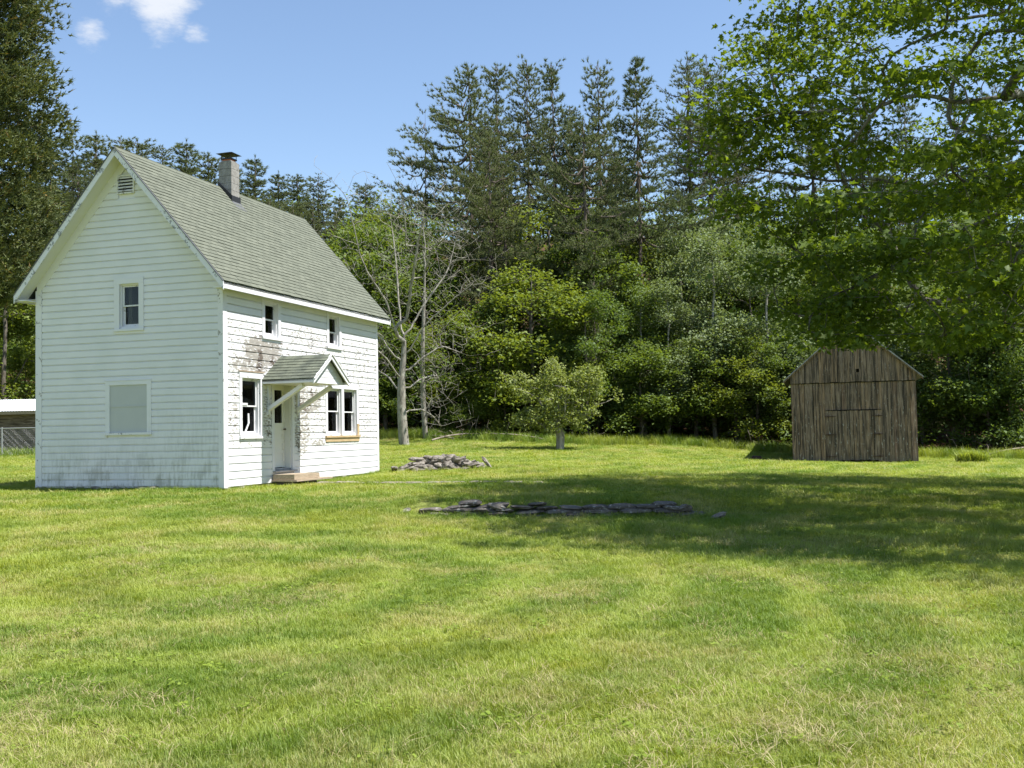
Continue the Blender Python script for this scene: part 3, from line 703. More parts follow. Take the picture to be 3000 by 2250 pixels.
while zz < PZ1 - .25:
    zt_ = zz + .155; hw = lambda q: max(.03, PH - .05 - max(0, (q - (PZ0 - .03))) / ps)
    MB().prism([(PD - .13, PC - hw(zz), zz), (PD - .13, PC + hw(zz), zz), (PD - .13, PC + hw(zt_), zt_), (PD - .13, PC - hw(zt_), zt_)],
               [(PD - .105, PC - hw(zz), zz), (PD - .105, PC + hw(zz), zz), (PD - .11, PC + hw(zt_ - .005), zt_ - .004), (PD - .11, PC - hw(zt_ - .005), zt_ - .004)]).build('siding_board', M['trim'], hood); zz = zt_
for yb in (PC - PH + .30, PC + PH - .12):
    MB().bar((.045, yb, 1.86), (1.02, yb, PZ0 - .15), .09, .15, (0, 1, 0)).build('brace', M['trim'], hood)
    MB().box(.03, .07, yb - .05, yb + .05, 1.72, 2.45).build('brace_plate', M['trim_worn'], hood)

# foundation stones under the sills
def stone_mesh(seed, sx, sy, sz, rough=.22):
    r = random.Random(seed); V = []
    for z_ in (-1, -.35, .45, 1):
        k = 7; sc = (.72, 1.0, .97, .70)[(-1, -.35, .45, 1).index(z_)]
        for q in range(k):
            an = 2 * math.pi * (q + r.uniform(-.25, .25)) / k; c, s_ = math.cos(an), math.sin(an)
            pw = 0.55
            V.append((sx * sc * math.copysign(abs(c) ** pw, c) * (1 + r.uniform(-rough, rough)) / 2, sy * sc * math.copysign(abs(s_) ** pw, s_) * (1 + r.uniform(-rough, rough)) / 2, sz * (z_ + r.uniform(-.16, .16)) / 2))
    Fs = [tuple(range(7))[::-1], tuple(range(21, 28))]
    for i in range(3):
        for q in range(7): Fs.append((i*7+q, i*7+(q+1) % 7, (i+1)*7+(q+1) % 7, (i+1)*7+q))
    return MB().add(V, Fs)
found = MB().box(-W + .1, -.06, .08, LH - .1, -.5, .018).build('foundation', M['wall_stone'], house)
fs_meshes = [stone_mesh(100 + i, .34, .26, .15).mesh('stone') for i in range(6)]
for me in fs_meshes: me.materials.append(M['stone'])
x = -W + .15
while x < -.05:
    o = obj('stone', random.choice(fs_meshes), None, found, (x, random.uniform(.02, .07), -.035 + random.uniform(-.03, .02))); s = random.uniform(.7, 1.15); o.scale = (s, s, s * random.uniform(.7, 1.1)); o.rotation_euler = (random.uniform(-.2, .2), random.uniform(-.2, .2), random.uniform(-.4, .4)); x += .30 * s
y = .15
while y < LH:
    o = obj('stone', random.choice(fs_meshes), None, found, (-.03 + random.uniform(-.03, .03), y, -.055 + random.uniform(-.03, .02))); s = random.uniform(.7, 1.1); o.scale = (s, s, s * .8); o.rotation_euler = (random.uniform(-.2, .2), random.uniform(-.2, .2), 1.57 + random.uniform(-.4, .4)); y += .33 * s

# step at the door
HM = Matrix.Translation((-6.7216, 24.3, .44)) @ Matrix.Rotation(-YAW, 4, 'Z')
st_loc = HM @ Vector((.35, 2.8, 0))
step = thing('door_step', 'low weathered wooden step of planks under the front door', 'step', (st_loc.x, st_loc.y, tz(st_loc.x, st_loc.y)), -YAW)
zb = .44 - tz(st_loc.x, st_loc.y)
MB().box(-.28, .32, -.72, .20, zb + .085, zb + .225, .006).build('step_block', M['step_wood'], step)
MB().box(-.28, .30, .215, .62, zb + .09, zb + .215, .006).build('step_block', M['step_wood'], step)
MB().box(-.30, .42, -.78, 1.15, zb + .045, zb + .083, .004).build('plank', M['step_wood'], step)
for yy in (-.6, .5): MB().box(-.2, .25, yy - .08, yy + .08, -.1, zb + .044).build('block', M['wall_stone'], step)

# ------------------------------------------------------------------ barn
BA = math.radians(15.5)
bo = at_y(2324, 1351, 45.0); dr = ray(2691, 1354); ud = Vector((math.cos(BA), -math.sin(BA), 0))
# width: where the ray to the right corner meets the front plane
nrm_b = Vector((-math.sin(BA), -math.cos(BA), 0)); tt = (bo - Vector((0, 0, EYE))).dot(nrm_b) / dr.dot(nrm_b)
BW = (Vector((0, 0, EYE)) + dr * tt - bo).dot(ud)
barn = thing('barn', 'old unpainted barn of grey-brown vertical boards under the maple branches', 'barn', (bo.x, bo.y, bo.z - .05), -BA)
BD, BH, BR, BM = 7.5, 3.62, 5.92, 3.43
bs = (BR - BH) / (BW / 2 + .12)
MB().box(.06, BW - .06, .05, BD - .05, 0, BM).build('interior_shade_block', M['barn_dark'], barn)  # solid near-black block, darkness of the inside put into its colour
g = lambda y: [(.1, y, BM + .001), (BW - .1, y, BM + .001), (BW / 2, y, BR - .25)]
MB().prism(g(.06), g(BD - .06)).build('loft_shade_block', M['barn_dark'], barn)  # same near-black fill painting the shade up in the loft
def bboard(x0, x1, z0, z1a, z1b, y, parent=barn, th=.024):
    j = lambda: random.uniform(-.006, .006)
    tw = random.uniform(-.010, .010); sl = random.uniform(-.008, .008)
    g_ = random.choice((.004, .006, .012)); a = [(x0 + g_, y + tw, z0 + j()), (x1 - .004, y - tw, z0 + j()), (x1 - .004 + sl, y - tw, z1b), (x0 + g_ + sl, y + tw, z1a)]
    b = [(p[0], p[1] - th, p[2]) for p in a]
    return MB().prism(a, b).build('board', M['barn'], parent)
def widths(a, b, w):
    xs = [a]
    while xs[-1] < b - w * .6: xs.append(xs[-1] + w * random.uniform(.72, 1.3))
    k = (b - a) / (xs[-1] - a); return [a + (x - a) * k for x in xs]
DX0, DX1, DZ = BW * .303, BW * .695, 2.16
xs = widths(0, BW, .205); 
for a, b in zip(xs, xs[1:]):
    m = (a + b) / 2; z0 = DZ + .035 if DX0 < m < DX1 else random.uniform(-.02, .03)
    ztop = BM + .03
    bboard(a, b, z0, ztop, ztop, .0 + random.uniform(-.016, .012))
xs = widths(-.02, BW + .02, .20)
for a, b in zip(xs, xs[1:]):
    q = lambda x: min(BR - .02, BR - .03 - bs * abs(x - BW / 2))
    m = (a + b) / 2
    if a < BW / 2 < b: za = q(a); zb_ = q(b)
    else: za, zb_ = q(a), q(b)
    if abs(m - BW * .555) < .1:      # board with the little owl hole
        bboard(a, b, BM - .04, 3.78, 3.78, -.062); bboard(a, b, 3.92, za, zb_, -.062)
        bboard(a, a + (b - a) * .28, 3.781, 3.919, 3.919, -.062); bboard(b - (b - a) * .28, b, 3.781, 3.919, 3.919, -.062)
    else: bboard(a, b, BM - .05 + random.uniform(-.02, .015), za, zb_, -.062 + random.uniform(-.008, .008))
# double door
for k, (a, b) in enumerate(((DX0 - .03, (DX0 + DX1) / 2 - .006), ((DX0 + DX1) / 2 + .006, DX1 + .03))):
    dt = MB(); dt.box(a + .05, b - .05, .005, .03, .35, .5); dt.box(a + .05, b - .05, .005, .03, 1.6, 1.75)
    d = dt.build('door', M['barn'], barn)
    xs = widths(a, b, .18)
    for p, q in zip(xs, xs[1:]): bboard(p, q, .04 + random.uniform(0, .04), DZ + random.uniform(-.02, .01), DZ + random.uniform(-.02, .01), -.012 + random.uniform(-.014, .008), d)
    for z_ in (.22, 1.15, 1.92):
        x0, x1 = (a - .14, a + .30) if k == 0 else (b - .28, b + .14)
        MB().box(x0, x1, -.075, -.055, z_ - .014, z_ + .014).box((a if k == 0 else b) - .02, (a if k == 0 else b) + .02, -.095, -.054, z_ - .045, z_ + .045).build('hinge', M['rust'], d)
MB().box(DX0 - .12, DX1 + .15, -.06, -.035, DZ + .015, DZ + .038).build('door_rail', M['barn_dark'], barn)
for s, x0 in ((0, 0), (1, BW)):
    ys = widths(.02, BD, .24)
    for a, b in zip(ys, ys[1:]):
        MB().prism([(x0 - .012, a + .004, .0), (x0 - .012, b - .004, .0), (x0 - .012, b - .004, BH - .02), (x0 - .012, a + .004, BH - .02)], [(x0 + .012, a + .004, .0), (x0 + .012, b - .004, .0), (x0 + .012, b - .004, BH - .02), (x0 + .012, a + .004, BH - .02)]).build('board', M['barn'], barn)
MB().box(.05, BW - .05, BD - .04, BD, 0, BH - .05).build('back_wall', M['barn'], barn)
br = None
for s in (-1, 1):
    ex = BW / 2 + s * (BW / 2 + .30); ez = BR - bs * (BW / 2 + .30) 
    f = lambda y, o: [(BW / 2, y, BR + o), (ex, y, ez + o), (ex, y, ez + o - .05), (BW / 2, y, BR + o - .05)]
    r_ = MB().prism(f(-.22, .06), f(BD + .2, .06)).build('roof', M['barn_roof'], barn)
    MB().prism(f(-.245, .05), f(-.222, .05)).build('rake_board', M['barn_roof'], r_)
    MB().box(.02, BW - .02, -.062, -.02, BM - .088, BM - .045).build('seam_shade_strip', M['barn_dark'], barn) if s < 0 else None  # dark strip paints the shade line below the jutting upper boards
    f2 = lambda y: [(BW / 2, y, BR - .0), (ex, y, ez - .0), (ex, y, ez - .07), (BW / 2, y, BR - .07)]
    MB().prism(f2(-.20), f2(-.075)).build('lookout', M['barn'], r_)

# ------------------------------------------------------------------ low shed and chain-link fence at the left edge
shp = at_y(62, 1330, 47.5); SZ = tz(-22.3, 47.5)
shed = thing('shed', 'low dark board shed with a white metal roof seen left of the house', 'shed', (-26.5, 47.5, SZ), math.radians(-1.5))
SW, SDp, SE, SB = 7.2, 4.2, 1.93, 2.40
k = 0; z_ = 0.02
while z_ < SE - .05:
    hb = random.uniform(.24, .30)
    MB().box(0, SW, -.02 - .006 * (k % 2), .012, z_, min(z_ + hb - .015, SE)).build('board', M['shed_wood'], shed); z_ += hb; k += 1
MB().box(.02, SW - .02, .014, SDp, 0, SE + .05).build('inner_wall', M['barn_dark'], shed)
for x_ in (0, 2.4, 4.8, 7.1): MB().box(x_, x_ + .1, -.06, -.03, 0, SE).build('post', M['shed_wood'], shed)
nrib = 60; xs = np.linspace(-.2, SW + .3, nrib * 4 + 1); prof = np.tile([0, .0, .022, .022], nrib)[:nrib * 4]; prof = np.append(prof, 0)
V = []; 
for y_, zz in ((-.45, SE + .02), (SDp + .2, SB + .25)):
    for t_ in (0, -.012): V += [(x, y_, zz + p + t_) for x, p in zip(xs, prof)]
n_ = len(xs); Fs = []
for i in range(n_ - 1):
    Fs += [(i, i+1, 2*n_+i+1, 2*n_+i), (n_+i+1, n_+i, 3*n_+i, 3*n_+i+1), (i, n_+i, n_+i+1, i+1), (2*n_+i+1, 3*n_+i+1, 3*n_+i, 2*n_+i)]
MB().add(V, Fs).build('roof', M['metal_roof'], shed)
MB().box(-.2, SW + .3, -.42, -.38, SE - .13, SE + .005).build('fascia', M['step_wood'], shed)
fx0 = at_y(6, 1330, 45.0).x
fz = tz(fx0, 45)
fence = thing('chain_link_fence', 'grey chain-link fence in front of the low shed', 'fence', (fx0 - 2.6, 45, fz), 0)
FL, FH = 5.4, 1.2
for x_ in (0.0, 2.6, FL): MB().tube([(x_, 0, -.2), (x_, 0, FH + .05)], [.03, .03], 8).build('post', M['galv'], fence)
MB().tube([(-.02, 0, FH), (FL + .02, 0, FH)], [.021, .021], 6).build('top_rail', M['galv'], fence)
mb = MB(); st = .06
for k in range(int((FL + FH) / st)):
    u = -FH + k * st
    for d in (1, -1):
        a, b = (u, 0.03), (u + FH - .05, FH - .02)
        if a[0] < 0: a = (0, a[1] - u)
        if b[0] > FL: b = (FL, b[1] - (u + FH - .05 - FL))
        if a[1] >= b[1]: continue
        if d < 0: a = (FL - a[0], a[1]); b = (FL - b[0], b[1])
        mb.tube([(a[0], .012 * d, a[1]), (b[0], .012 * d, b[1])], [.0017, .0017], 3)
o = mb.build('wire_mesh', M['galv'], fence); o['kind'] = 'stuff'

# ------------------------------------------------------------------ stones: heap, low wall, path, boulder
slabs = [stone_mesh(200 + i, random.uniform(.30, .52), random.uniform(.2, .34), random.uniform(.07, .17), .25).mesh('stone') for i in range(14)]
for me in slabs: me.materials.append(M['stone'])
hx_, hy_ = -2.2, 32.4
heap = thing('stone_pile', 'heap of loose grey field stones on the lawn beside the house', 'stone pile', (hx_, hy_, tz(hx_, hy_)), .05)
core = []
for layer in range(7):
    f = 1 - layer / 7.0; n_st = int(30 * f ** .8) + 5
    for i in range(n_st):
        an = random.uniform(0, 2 * math.pi); r_ = math.sqrt(random.uniform(.1 if layer < 6 else 0, 1))
        x = 1.38 * (f ** .75 + .05) * r_ * math.cos(an); y = .85 * (f ** .75 + .05) * r_ * math.sin(an)
        zl = .05 + layer * .055 + random.uniform(-.02, .03) - .05 * r_
        o = obj('stone', random.choice(slabs), None, heap, (x, y, zl)); s = random.uniform(.65, 1.05); o.scale = (s, s, s * random.uniform(.85, 1.25))
        ti = .55 if layer > 1 else .3
        o.rotation_euler = (random.gauss(0, ti * .6), random.gauss(0, ti * .6), random.uniform(0, 6.28))
for (x, y, zl, rx, ry, rz, s) in ((1.38, -.35, .16, .2, .95, .2, 1.0), (.15, -.2, .36, .1, -.15, .6, .9), (-.75, -.2, .33, .1, .1, 0, 1.0), (-1.45, -.4, .07, 0, .2, 1.5, .9), (-.35, -.1, .37, .2, .15, .3, .9)):
    o = obj('stone', slabs[3], None, heap, (x, y, zl)); o.scale = (s, s, s * 1.1); o.rotation_euler = (rx, ry, rz)

wslabs = [stone_mesh(300 + i, random.uniform(.34, .72), .36, random.uniform(.055, .105), .10).mesh('stone') for i in range(16)]
for me in wslabs: me.materials.append(M['wall_stone'])
lw = thing('stone_wall', 'low sunken dry-stone wall of dark slabs crossing the lawn', 'stone wall', (.6, 19.15, tz(.6, 19.0)), 0)
def wall_y(x): return float(np.interp(x, WALL[:, 0], WALL[:, 1]))
for course in range(5):
    x = -1.95 + .13 * course + random.uniform(0, .1); xend = 3.12 - .06 * course
    while x < xend:
        me = random.choice(wslabs); ln = max(v.co.x for v in me.vertices) - min(v.co.x for v in me.vertices)
        xc_ = x + ln / 2; y = wall_y(xc_) - .06 + .035 * course + random.uniform(-.035, .035)
        hgt = math.sin(min(1, max(0, (xc_ + 2.1) / .9)) * 1.57) * math.sin(min(1, max(0, (3.35 - xc_) / .5)) * 1.57)
        top = .25 * hgt * (.85 + .15 * math.sin(xc_ * 5.3)); zz_ = .03 + course * .068
        if zz_ < top:
            o = obj('stone', me, None, lw, (xc_ - .6, y - 19.15, tz(xc_, wall_y(xc_) - .4) + zz_ - lw.location.z + random.uniform(-.01, .01)))
            o.rotation_euler = (random.gauss(0, .06), random.gauss(0, .05), random.gauss(0, .08) + (math.pi if random.random() < .5 else 0))
        x += ln * random.uniform(.86, 1.0)
for (x, y, s, hz) in ((-1.98, 19.3, .6, .05), (3.02, 18.72, 1.05, .12), (3.5, 18.0, .75, .05), (2.75, 18.8, .85, .12), (-.3, 19.12, .9, .17)):
    o = obj('stone', slabs[5], None, lw, (x - .6, y - 19.15, tz(x, y - .2) + hz - lw.location.z)); o.scale = (s, s, s * 1.5); o.rotation_euler = (.2, -.25 if x < 3 else .35, random.uniform(0, 3))

path = thing('path', 'sunken line of pale flat stones running from the door across the lawn', None, (-2.0, 26, 0)); path['kind'] = 'structure'
pslabs = [stone_mesh(400 + i, .8, .55, .07, .15).mesh('flagstone') for i in range(5)]
for me in pslabs: me.materials.append(M['pale_stone'])
a_, b_ = Vector((-4.75, 27.05)), Vector((.55, 24.55))
for k in range(15):
    t_ = k / 14.0; p_ = a_.lerp(b_, t_ + random.uniform(-.02, .02)); s = (1.0 - .45 * t_) * random.uniform(.8, 1.1)
    o = obj('flagstone', random.choice(pslabs), None, path, (p_.x + 2.0, p_.y - 26, tz(p_.x, p_.y) + .018)); o.scale = (s * random.uniform(.6, 1), s * random.uniform(.35, .75), 1.0); o.rotation_euler = (random.gauss(0, .03), random.gauss(0, .03), -.45 + random.gauss(0, .2))
bp = at_y(2217, 1345, 46.5)
o = stone_mesh(77, .5, .42, .27, .08).build('boulder', M['rust']); o.location = (bp.x, bp.y, tz(bp.x, bp.y) + .06)
tag(smooth(o), 'small dark rounded lump on the lawn left of the barn', 'boulder')

# ------------------------------------------------------------------ trees
def grow(attr, trunk, order_key, seg=.35, bend=.35, up=.25):
    """branch skeleton: every attractor is joined to the nearest fitting node"""
    P = [np.array(p, float) for p in trunk]; par = [i - 1 for i in range(len(trunk))]
    cap = len(trunk) + 64 + sum(2 for _ in attr) * 12
    A = np.zeros((cap, 3)); A[:len(P)] = P; n = len(P); dep = np.zeros(cap); dep[:n] = 0
    skip = max(1, int(len(trunk) * .22))
    tips = []
    for q in sorted(range(len(attr)), key=order_key):
        a = attr[q]; d = a - A[:n]; dist = np.linalg.norm(d, axis=1)
        cost = dist + .75 * np.maximum(0, A[:n, 2] - a[2] + up * np.hypot(d[:, 0], d[:, 1])) ; cost[:skip] += 50
        i = int(np.argmin(cost)); L_ = dist[i]
        k = max(1, min(11, int(round(L_ / seg)))); p0 = A[i]
        din = p0 - A[par[i]] if par[i] >= 0 else np.array([0, 0, 1.0]); din = din / (np.linalg.norm(din) + 1e-9)
        c = p0 + din * L_ * bend * .6 + np.array([0, 0, 1]) * L_ * .08 + (a - p0) * .25
        last = i
        for s in range(1, k + 1):
            t = s / k; pt = (1-t)**2 * p0 + 2*t*(1-t) * c + t*t * a
            if s < k: pt = pt + rng.normal(0, .05 * seg, 3)
            if n >= cap: break
            A[n] = pt; par.append(last); last = n; n += 1
        tips.append(last)
    return A[:n], np.array(par), tips
def radii(A, par, r_tip, trunk_n, trunk_r0, expo=2.35):
    n = len(A); acc = np.zeros(n); ch = np.zeros(n, int)
    for i in range(n - 1, 0, -1):
        if ch[i] == 0: acc[i] = r_tip ** expo
        acc[par[i]] += acc[i]; ch[par[i]] += 1
    r = acc ** (1 / expo); f = trunk_r0 / max(r[0], 1e-6)
    rr = r * (1 + (f - 1) * np.clip((r - r_tip) / max(r[0] - r_tip, 1e-6), 0, 1))
    return rr
def skeleton_mesh(A, par, r, name, kmax=8, rmin=0.0):
    n = len(A); kids = [[] for _ in range(n)]
    for i in range(1, n): kids[par[i]].append(i)
    V = []; Fq = []
    V_off = 0
    stack = [(0, None)]
    starts = [(0, -1)]
    chains = []
    st = [0]
    while st:
        i = st.pop(); ch = [par[i], i] if par[i] >= 0 else [i]
        j = i
        while kids[j]:
            ks = sorted(kids[j], key=lambda q: -r[q]); st += ks[1:]; j = ks[0]; ch.append(j)
        chains.append(ch)
    for ch in chains:
        if len(ch) < 2: continue
        rad = r[ch].copy()
        if par[ch[1]] == ch[0] and ch[0] != 0: rad[0] = min(rad[0], rad[1] * 1.15)
        if rad[1] < rmin: continue
        k = kmax if rad[1] > .09 else (5 if rad[1] > .03 else (4 if rad[1] > .012 else 3))
        pts = A[ch]; tg = np.gradient(pts, axis=0); tg /= (np.linalg.norm(tg, axis=1, keepdims=True) + 1e-9)
        ref = np.array([.31, .55, .77]); ref = ref if abs(tg[0] @ ref) < .9 else np.array([.9, -.3, .1])
        a = np.cross(tg, ref); a /= (np.linalg.norm(a, axis=1, keepdims=True) + 1e-9); b = np.cross(tg, a)
        an = np.arange(k) * 2 * math.pi / k
        ring = pts[:, None] + rad[:, None, None] * (np.cos(an)[None, :, None] * a[:, None] + np.sin(an)[None, :, None] * b[:, None])
        V.append(ring.reshape(-1, 3)); m = len(ch)
        i0 = (np.arange(m - 1)[:, None] * k + np.arange(k)[None]); i1 = (np.arange(m - 1)[:, None] * k + (np.arange(k)[None] + 1) % k)
        Fq.append(np.stack([i0, i1, i1 + k, i0 + k], 2).reshape(-1, 4) + V_off); V_off += m * k
    me = np_mesh(name, np.concatenate(V), np.concatenate(Fq)); me.polygons.foreach_set('use_smooth', [True] * len(me.polygons)); return me
def rot_basis(nrm, yaw):
    """rows: tangent frames for normals with a twist"""
    nrm = nrm / np.linalg.norm(nrm, axis=1, keepdims=True)
    ref = np.where(np.abs(nrm[:, 2:3]) < .95, np.array([[0, 0, 1.0]]), np.array([[1.0, 0, 0]]))
    a = np.cross(nrm, ref); a /= np.linalg.norm(a, axis=1, keepdims=True); b = np.cross(nrm, a)
    c, s = np.cos(yaw)[:, None], np.sin(yaw)[:, None]
    return a * c + b * s, -a * s + b * c, nrm
QUAD = (np.array([(0, 0), (.34, .42), (0, 1.0), (-.34, .42)]), [0, .10, -.12, .10])
MAPLE = (np.array([(0, 0), (.40, .06), (.27, .30), (.56, .62), (.20, .60), (0, 1.05), (-.20, .60), (-.56, .62), (-.27, .30), (-.40, .06)]), [0, .16, .04, .02, -.02, -.34, -.02, .02, .04, .16])
def leaves(C, size, shape=QUAD, tilt=.55, droop=.2, vary=.35, outward=None):
    n = len(C); nr = rng.normal(0, tilt, (n, 3)); nr[:, 2] = 1.0 - droop * rng.random(n)
    if outward is not None: nr += outward
    yaw = rng.uniform(0, 2 * math.pi, n); X, Y, N = rot_basis(nr, yaw)
    sz = size * (1 + rng.uniform(-vary, vary, n))[:, None, None]
    uv, dz = shape; k = len(uv); dz = np.array(dz)
    V = C[:, None] + sz * (uv[None, :, 0:1] * X[:, None] + (uv[None, :, 1:2]) * Y[:, None] + dz[None, :, None] * N[:, None])
    return V.reshape(-1, 3), np.arange(n * k).reshape(n, k)
def spray(C, n_per, sx, sz):
    n = len(C) * n_per; return np.repeat(C, n_per, 0) + rng.normal(0, 1, (n, 3)) * np.array([sx, sx, sz])

def clumps(n_cl, n_at, prof, H, base, R, sig, sq=.55):
    """attractors gathered in clumps inside a crown with radius profile prof(t)"""
    t = rng.random(n_cl * 3); w = np.array([prof(q) for q in t]); keep = rng.random(len(t)) < (w / w.max()); t = t[keep][:n_cl]
    rad = np.array([prof(q) for q in t]) * R * rng.uniform(.25, 1.0, len(t)) ** .5; an = rng.uniform(0, 2 * math.pi, len(t))
    c = np.stack([rad * np.cos(an), rad * np.sin(an), base + t * (H - base)], 1)
    pick = rng.integers(0, len(c), n_at)
    return c[pick] + rng.normal(0, 1, (n_at, 3)) * np.array([sig, sig, sig * sq])
def wob_trunk(H, n, w, lean=(0, 0)):
    z = np.linspace(-.3, H, n); t = z / H
    x = np.cumsum(rng.normal(0, w, n)) * .5; y = np.cumsum(rng.normal(0, w, n)) * .5
    x -= x[0]; y -= y[0]
    return np.stack([x + lean[0] * t * H, y + lean[1] * t * H, z], 1)
def decid(H, R, base, prof, n_cl, n_at, lpa, lsize, sig, sx=.34, sz=.20, tr=.16, droop=.25, tilt=.75, lean=(0, 0), sq=.75):
    at = clumps(n_cl, n_at, prof, H, base, R, sig, sq); at[:, 2] = np.maximum(at[:, 2], base * .8 + .2)
    at[:, 0] += lean[0] * at[:, 2]; at[:, 1] += lean[1] * at[:, 2]
    tk = wob_trunk(H * .86, 16, .07 * H / 12, lean)
    key = lambda q: math.hypot(at[q][0] - lean[0] * at[q][2], at[q][1] - lean[1] * at[q][2]) + .12 * at[q][2]
    A, par, tips = grow(at, tk, key, seg=.5)
    r = radii(A, par, .011, len(tk), tr)
    C = spray(at, lpa, sx, sz)
    V, Fq = leaves(C, lsize, QUAD, tilt, droop)
    return skeleton_mesh(A, par, r, 'trunk', 8), np_mesh('crown', V, Fq)
pr_round = lambda t: math.sin(math.pi * min(1, max(0, t * .86 + .10))) ** .7
pr_low = lambda t: (1 - t ** 2.2) ** .6 * (.72 + .28 * math.sin(2.6 * t + .5))
pr_oval = lambda t: math.sin(math.pi * (t * .92 + .04)) ** .6
pr_tall = lambda t: (.55 + .45 * math.sin(math.pi * t)) * (1 - t ** 4 * .6)
DEC = [decid(12, 3.3, 1.9, pr_round, 30, 400, 38, .20, .55), decid(10, 3.4, .9, pr_low, 28, 400, 38, .19, .5, sz=.17, droop=.1, tilt=.6),
       decid(14, 3.0, 3.0, pr_oval, 30, 400, 38, .19, .5), decid(16, 3.3, 5.0, pr_round, 28, 400, 38, .20, .6), decid(9, 3.8, .8, pr_low, 28, 400, 38, .19, .5, sz=.17, droop=.1, tilt=.6, lean=(.06, 0)),
       decid(13, 2.7, 1.9, pr_tall, 34, 400, 38, .18, .5, sz=.26)]
# ---- conifers
def needles(P, D, n_tri, ln, wd, spread=1.0):
    """tufts of narrow triangles at P pointing about D"""
    n = len(P) * n_tri; b = np.repeat(P, n_tri, 0); d = np.repeat(D, n_tri, 0) + rng.normal(0, .62 * spread, (n, 3)); d /= np.linalg.norm(d, axis=1, keepdims=True)
    s = np.cross(d, rng.normal(0, 1, (n, 3))); s /= (np.linalg.norm(s, axis=1, keepdims=True) + 1e-9)
    L_ = ln * rng.uniform(.65, 1.25, (n, 1)); b = b - d * L_ * .25
    V = np.stack([b - s * wd * .5, b + s * wd * .5, b + d * L_], 1).reshape(-1, 3)
    return V, np.arange(n * 3).reshape(n, 3)
def pine(H, crown0, prof, R, dz=1.12, nb=(5, 7), tr=.26, sparse=1.0, up=.09, side=None, n_tri=16, gap=.26, ln=.40, wd=.052, lean=(0, 0), stubs=8):
    tk = wob_trunk(H, 26, .035 * H / 24, lean)
    nodes = [tuple(p) for p in tk]; par = [i - 1 for i in range(len(tk))]; rr = list(tr * (1 - .93 * np.linspace(0, 1, len(tk)) ** 1.1))
    TP, TD = [], []
    def trunk_at(z):
        return np.array([np.interp(z, tk[:, 2], tk[:, 0]), np.interp(z, tk[:, 2], tk[:, 1]), z]), int(np.searchsorted(tk[:, 2], z).clip(1, len(tk) - 1))
    z = H * crown0; 
    def branch(p0, i0, az, L_, elev, r0, tufts=True):
        n = max(3, int(L_ / .45)); d = np.array([math.cos(az), math.sin(az), 0.0]); last = i0; pts = [p0]
        drop = rng.uniform(.04, .20)
        for s in range(1, n + 1):
            t = s / n; q = p0 + d * L_ * t + np.array([0, 0, L_ * (elev * t - drop * math.sin(t * math.pi) + .13 * t * t)]) + rng.normal(0, .03, 3)
            nodes.append(tuple(q)); par.append(last); rr.append(max(.010, r0 * (1 - .85 * t))); last = len(nodes) - 1; pts.append(q)
        pts = np.array(pts)
        if not tufts: return
        for s in range(1, n + 1):
            t = s / n
            if t < .22: continue
            wl = L_ * .36 * math.sin(math.pi * min(1, t * .80 + .12)) + .15
            for sg in (-1, 1):
                if rng.random() > sparse: continue
                ang = az + sg * rng.uniform(.6, 1.1); dd = np.array([math.cos(ang), math.sin(ang), rng.uniform(-.05, .2)])
                m = max(1, int(wl / gap)); e = pts[s] + dd * wl
                if wl > .5:
                    nodes.append(tuple(e)); par.append(len(nodes) - 1 - 0 if False else last - (n - s)); rr.append(.008)
                for q in range(1, m + 1):
                    TP.append(pts[s] + dd * wl * q / m + rng.normal(0, .06, 3)); TD.append(dd * .8 + np.array([0, 0, .55]))
            TP.append(pts[s] + rng.normal(0, .05, 3)); TD.append(d * .7 + np.array([0, 0, .6]))
    while z < H - .25:
        t = (z / H - crown0) / (1 - crown0); k = rng.integers(nb[0], nb[1] + 1); a0 = rng.uniform(0, 6.28)
        for b in range(k):
            az = a0 + b * 2 * math.pi / k + rng.normal(0, .25); L_ = R * prof(t) * rng.choice([.35, .7, .95, 1.2], p=[.2, .3, .3, .2]) * rng.uniform(.85, 1.1)
            if side is not None: L_ *= (1 + side[1] * math.cos(az - side[0]))
            if L_ < .25: continue
            p0, i0 = trunk_at(z + rng.uniform(-.2, .2)); branch(p0, i0, az, L_, up * rng.uniform(-.4, 1.6) + .42 * t ** 3, min(.085, .022 * L_ + .012))
        z += dz * rng.uniform(.7, 1.3) * (1 - .40 * t)
    for b in range(stubs):
        zz = H * rng.uniform(.25, max(.3, crown0)); p0, i0 = trunk_at(zz); branch(p0, i0, rng.uniform(0, 6.28), rng.uniform(.5, 1.8), rng.uniform(-.15, .2), .022, False)
    TP.append(tk[-1]); TD.append(np.array([0, 0, 1.0]))
    A = np.array(nodes); V, Ft = needles(np.array(TP), np.array(TD), n_tri, ln, wd)
    return skeleton_mesh(A, np.array(par), np.array(rr), 'trunk', 8), np_mesh('crown', V, Ft)
pf_pine = lambda t: (1 - t) ** .5 * (.72 + .45 * math.sin(math.pi * min(1, t * 1.4))) + .12
pf_cone = lambda t: (1 - t) ** .85 + .04
pf_flat = lambda t: (.55 + .6 * math.sin(math.pi * min(1, .2 + t * .75))) * (1 - t ** 6 * .8)
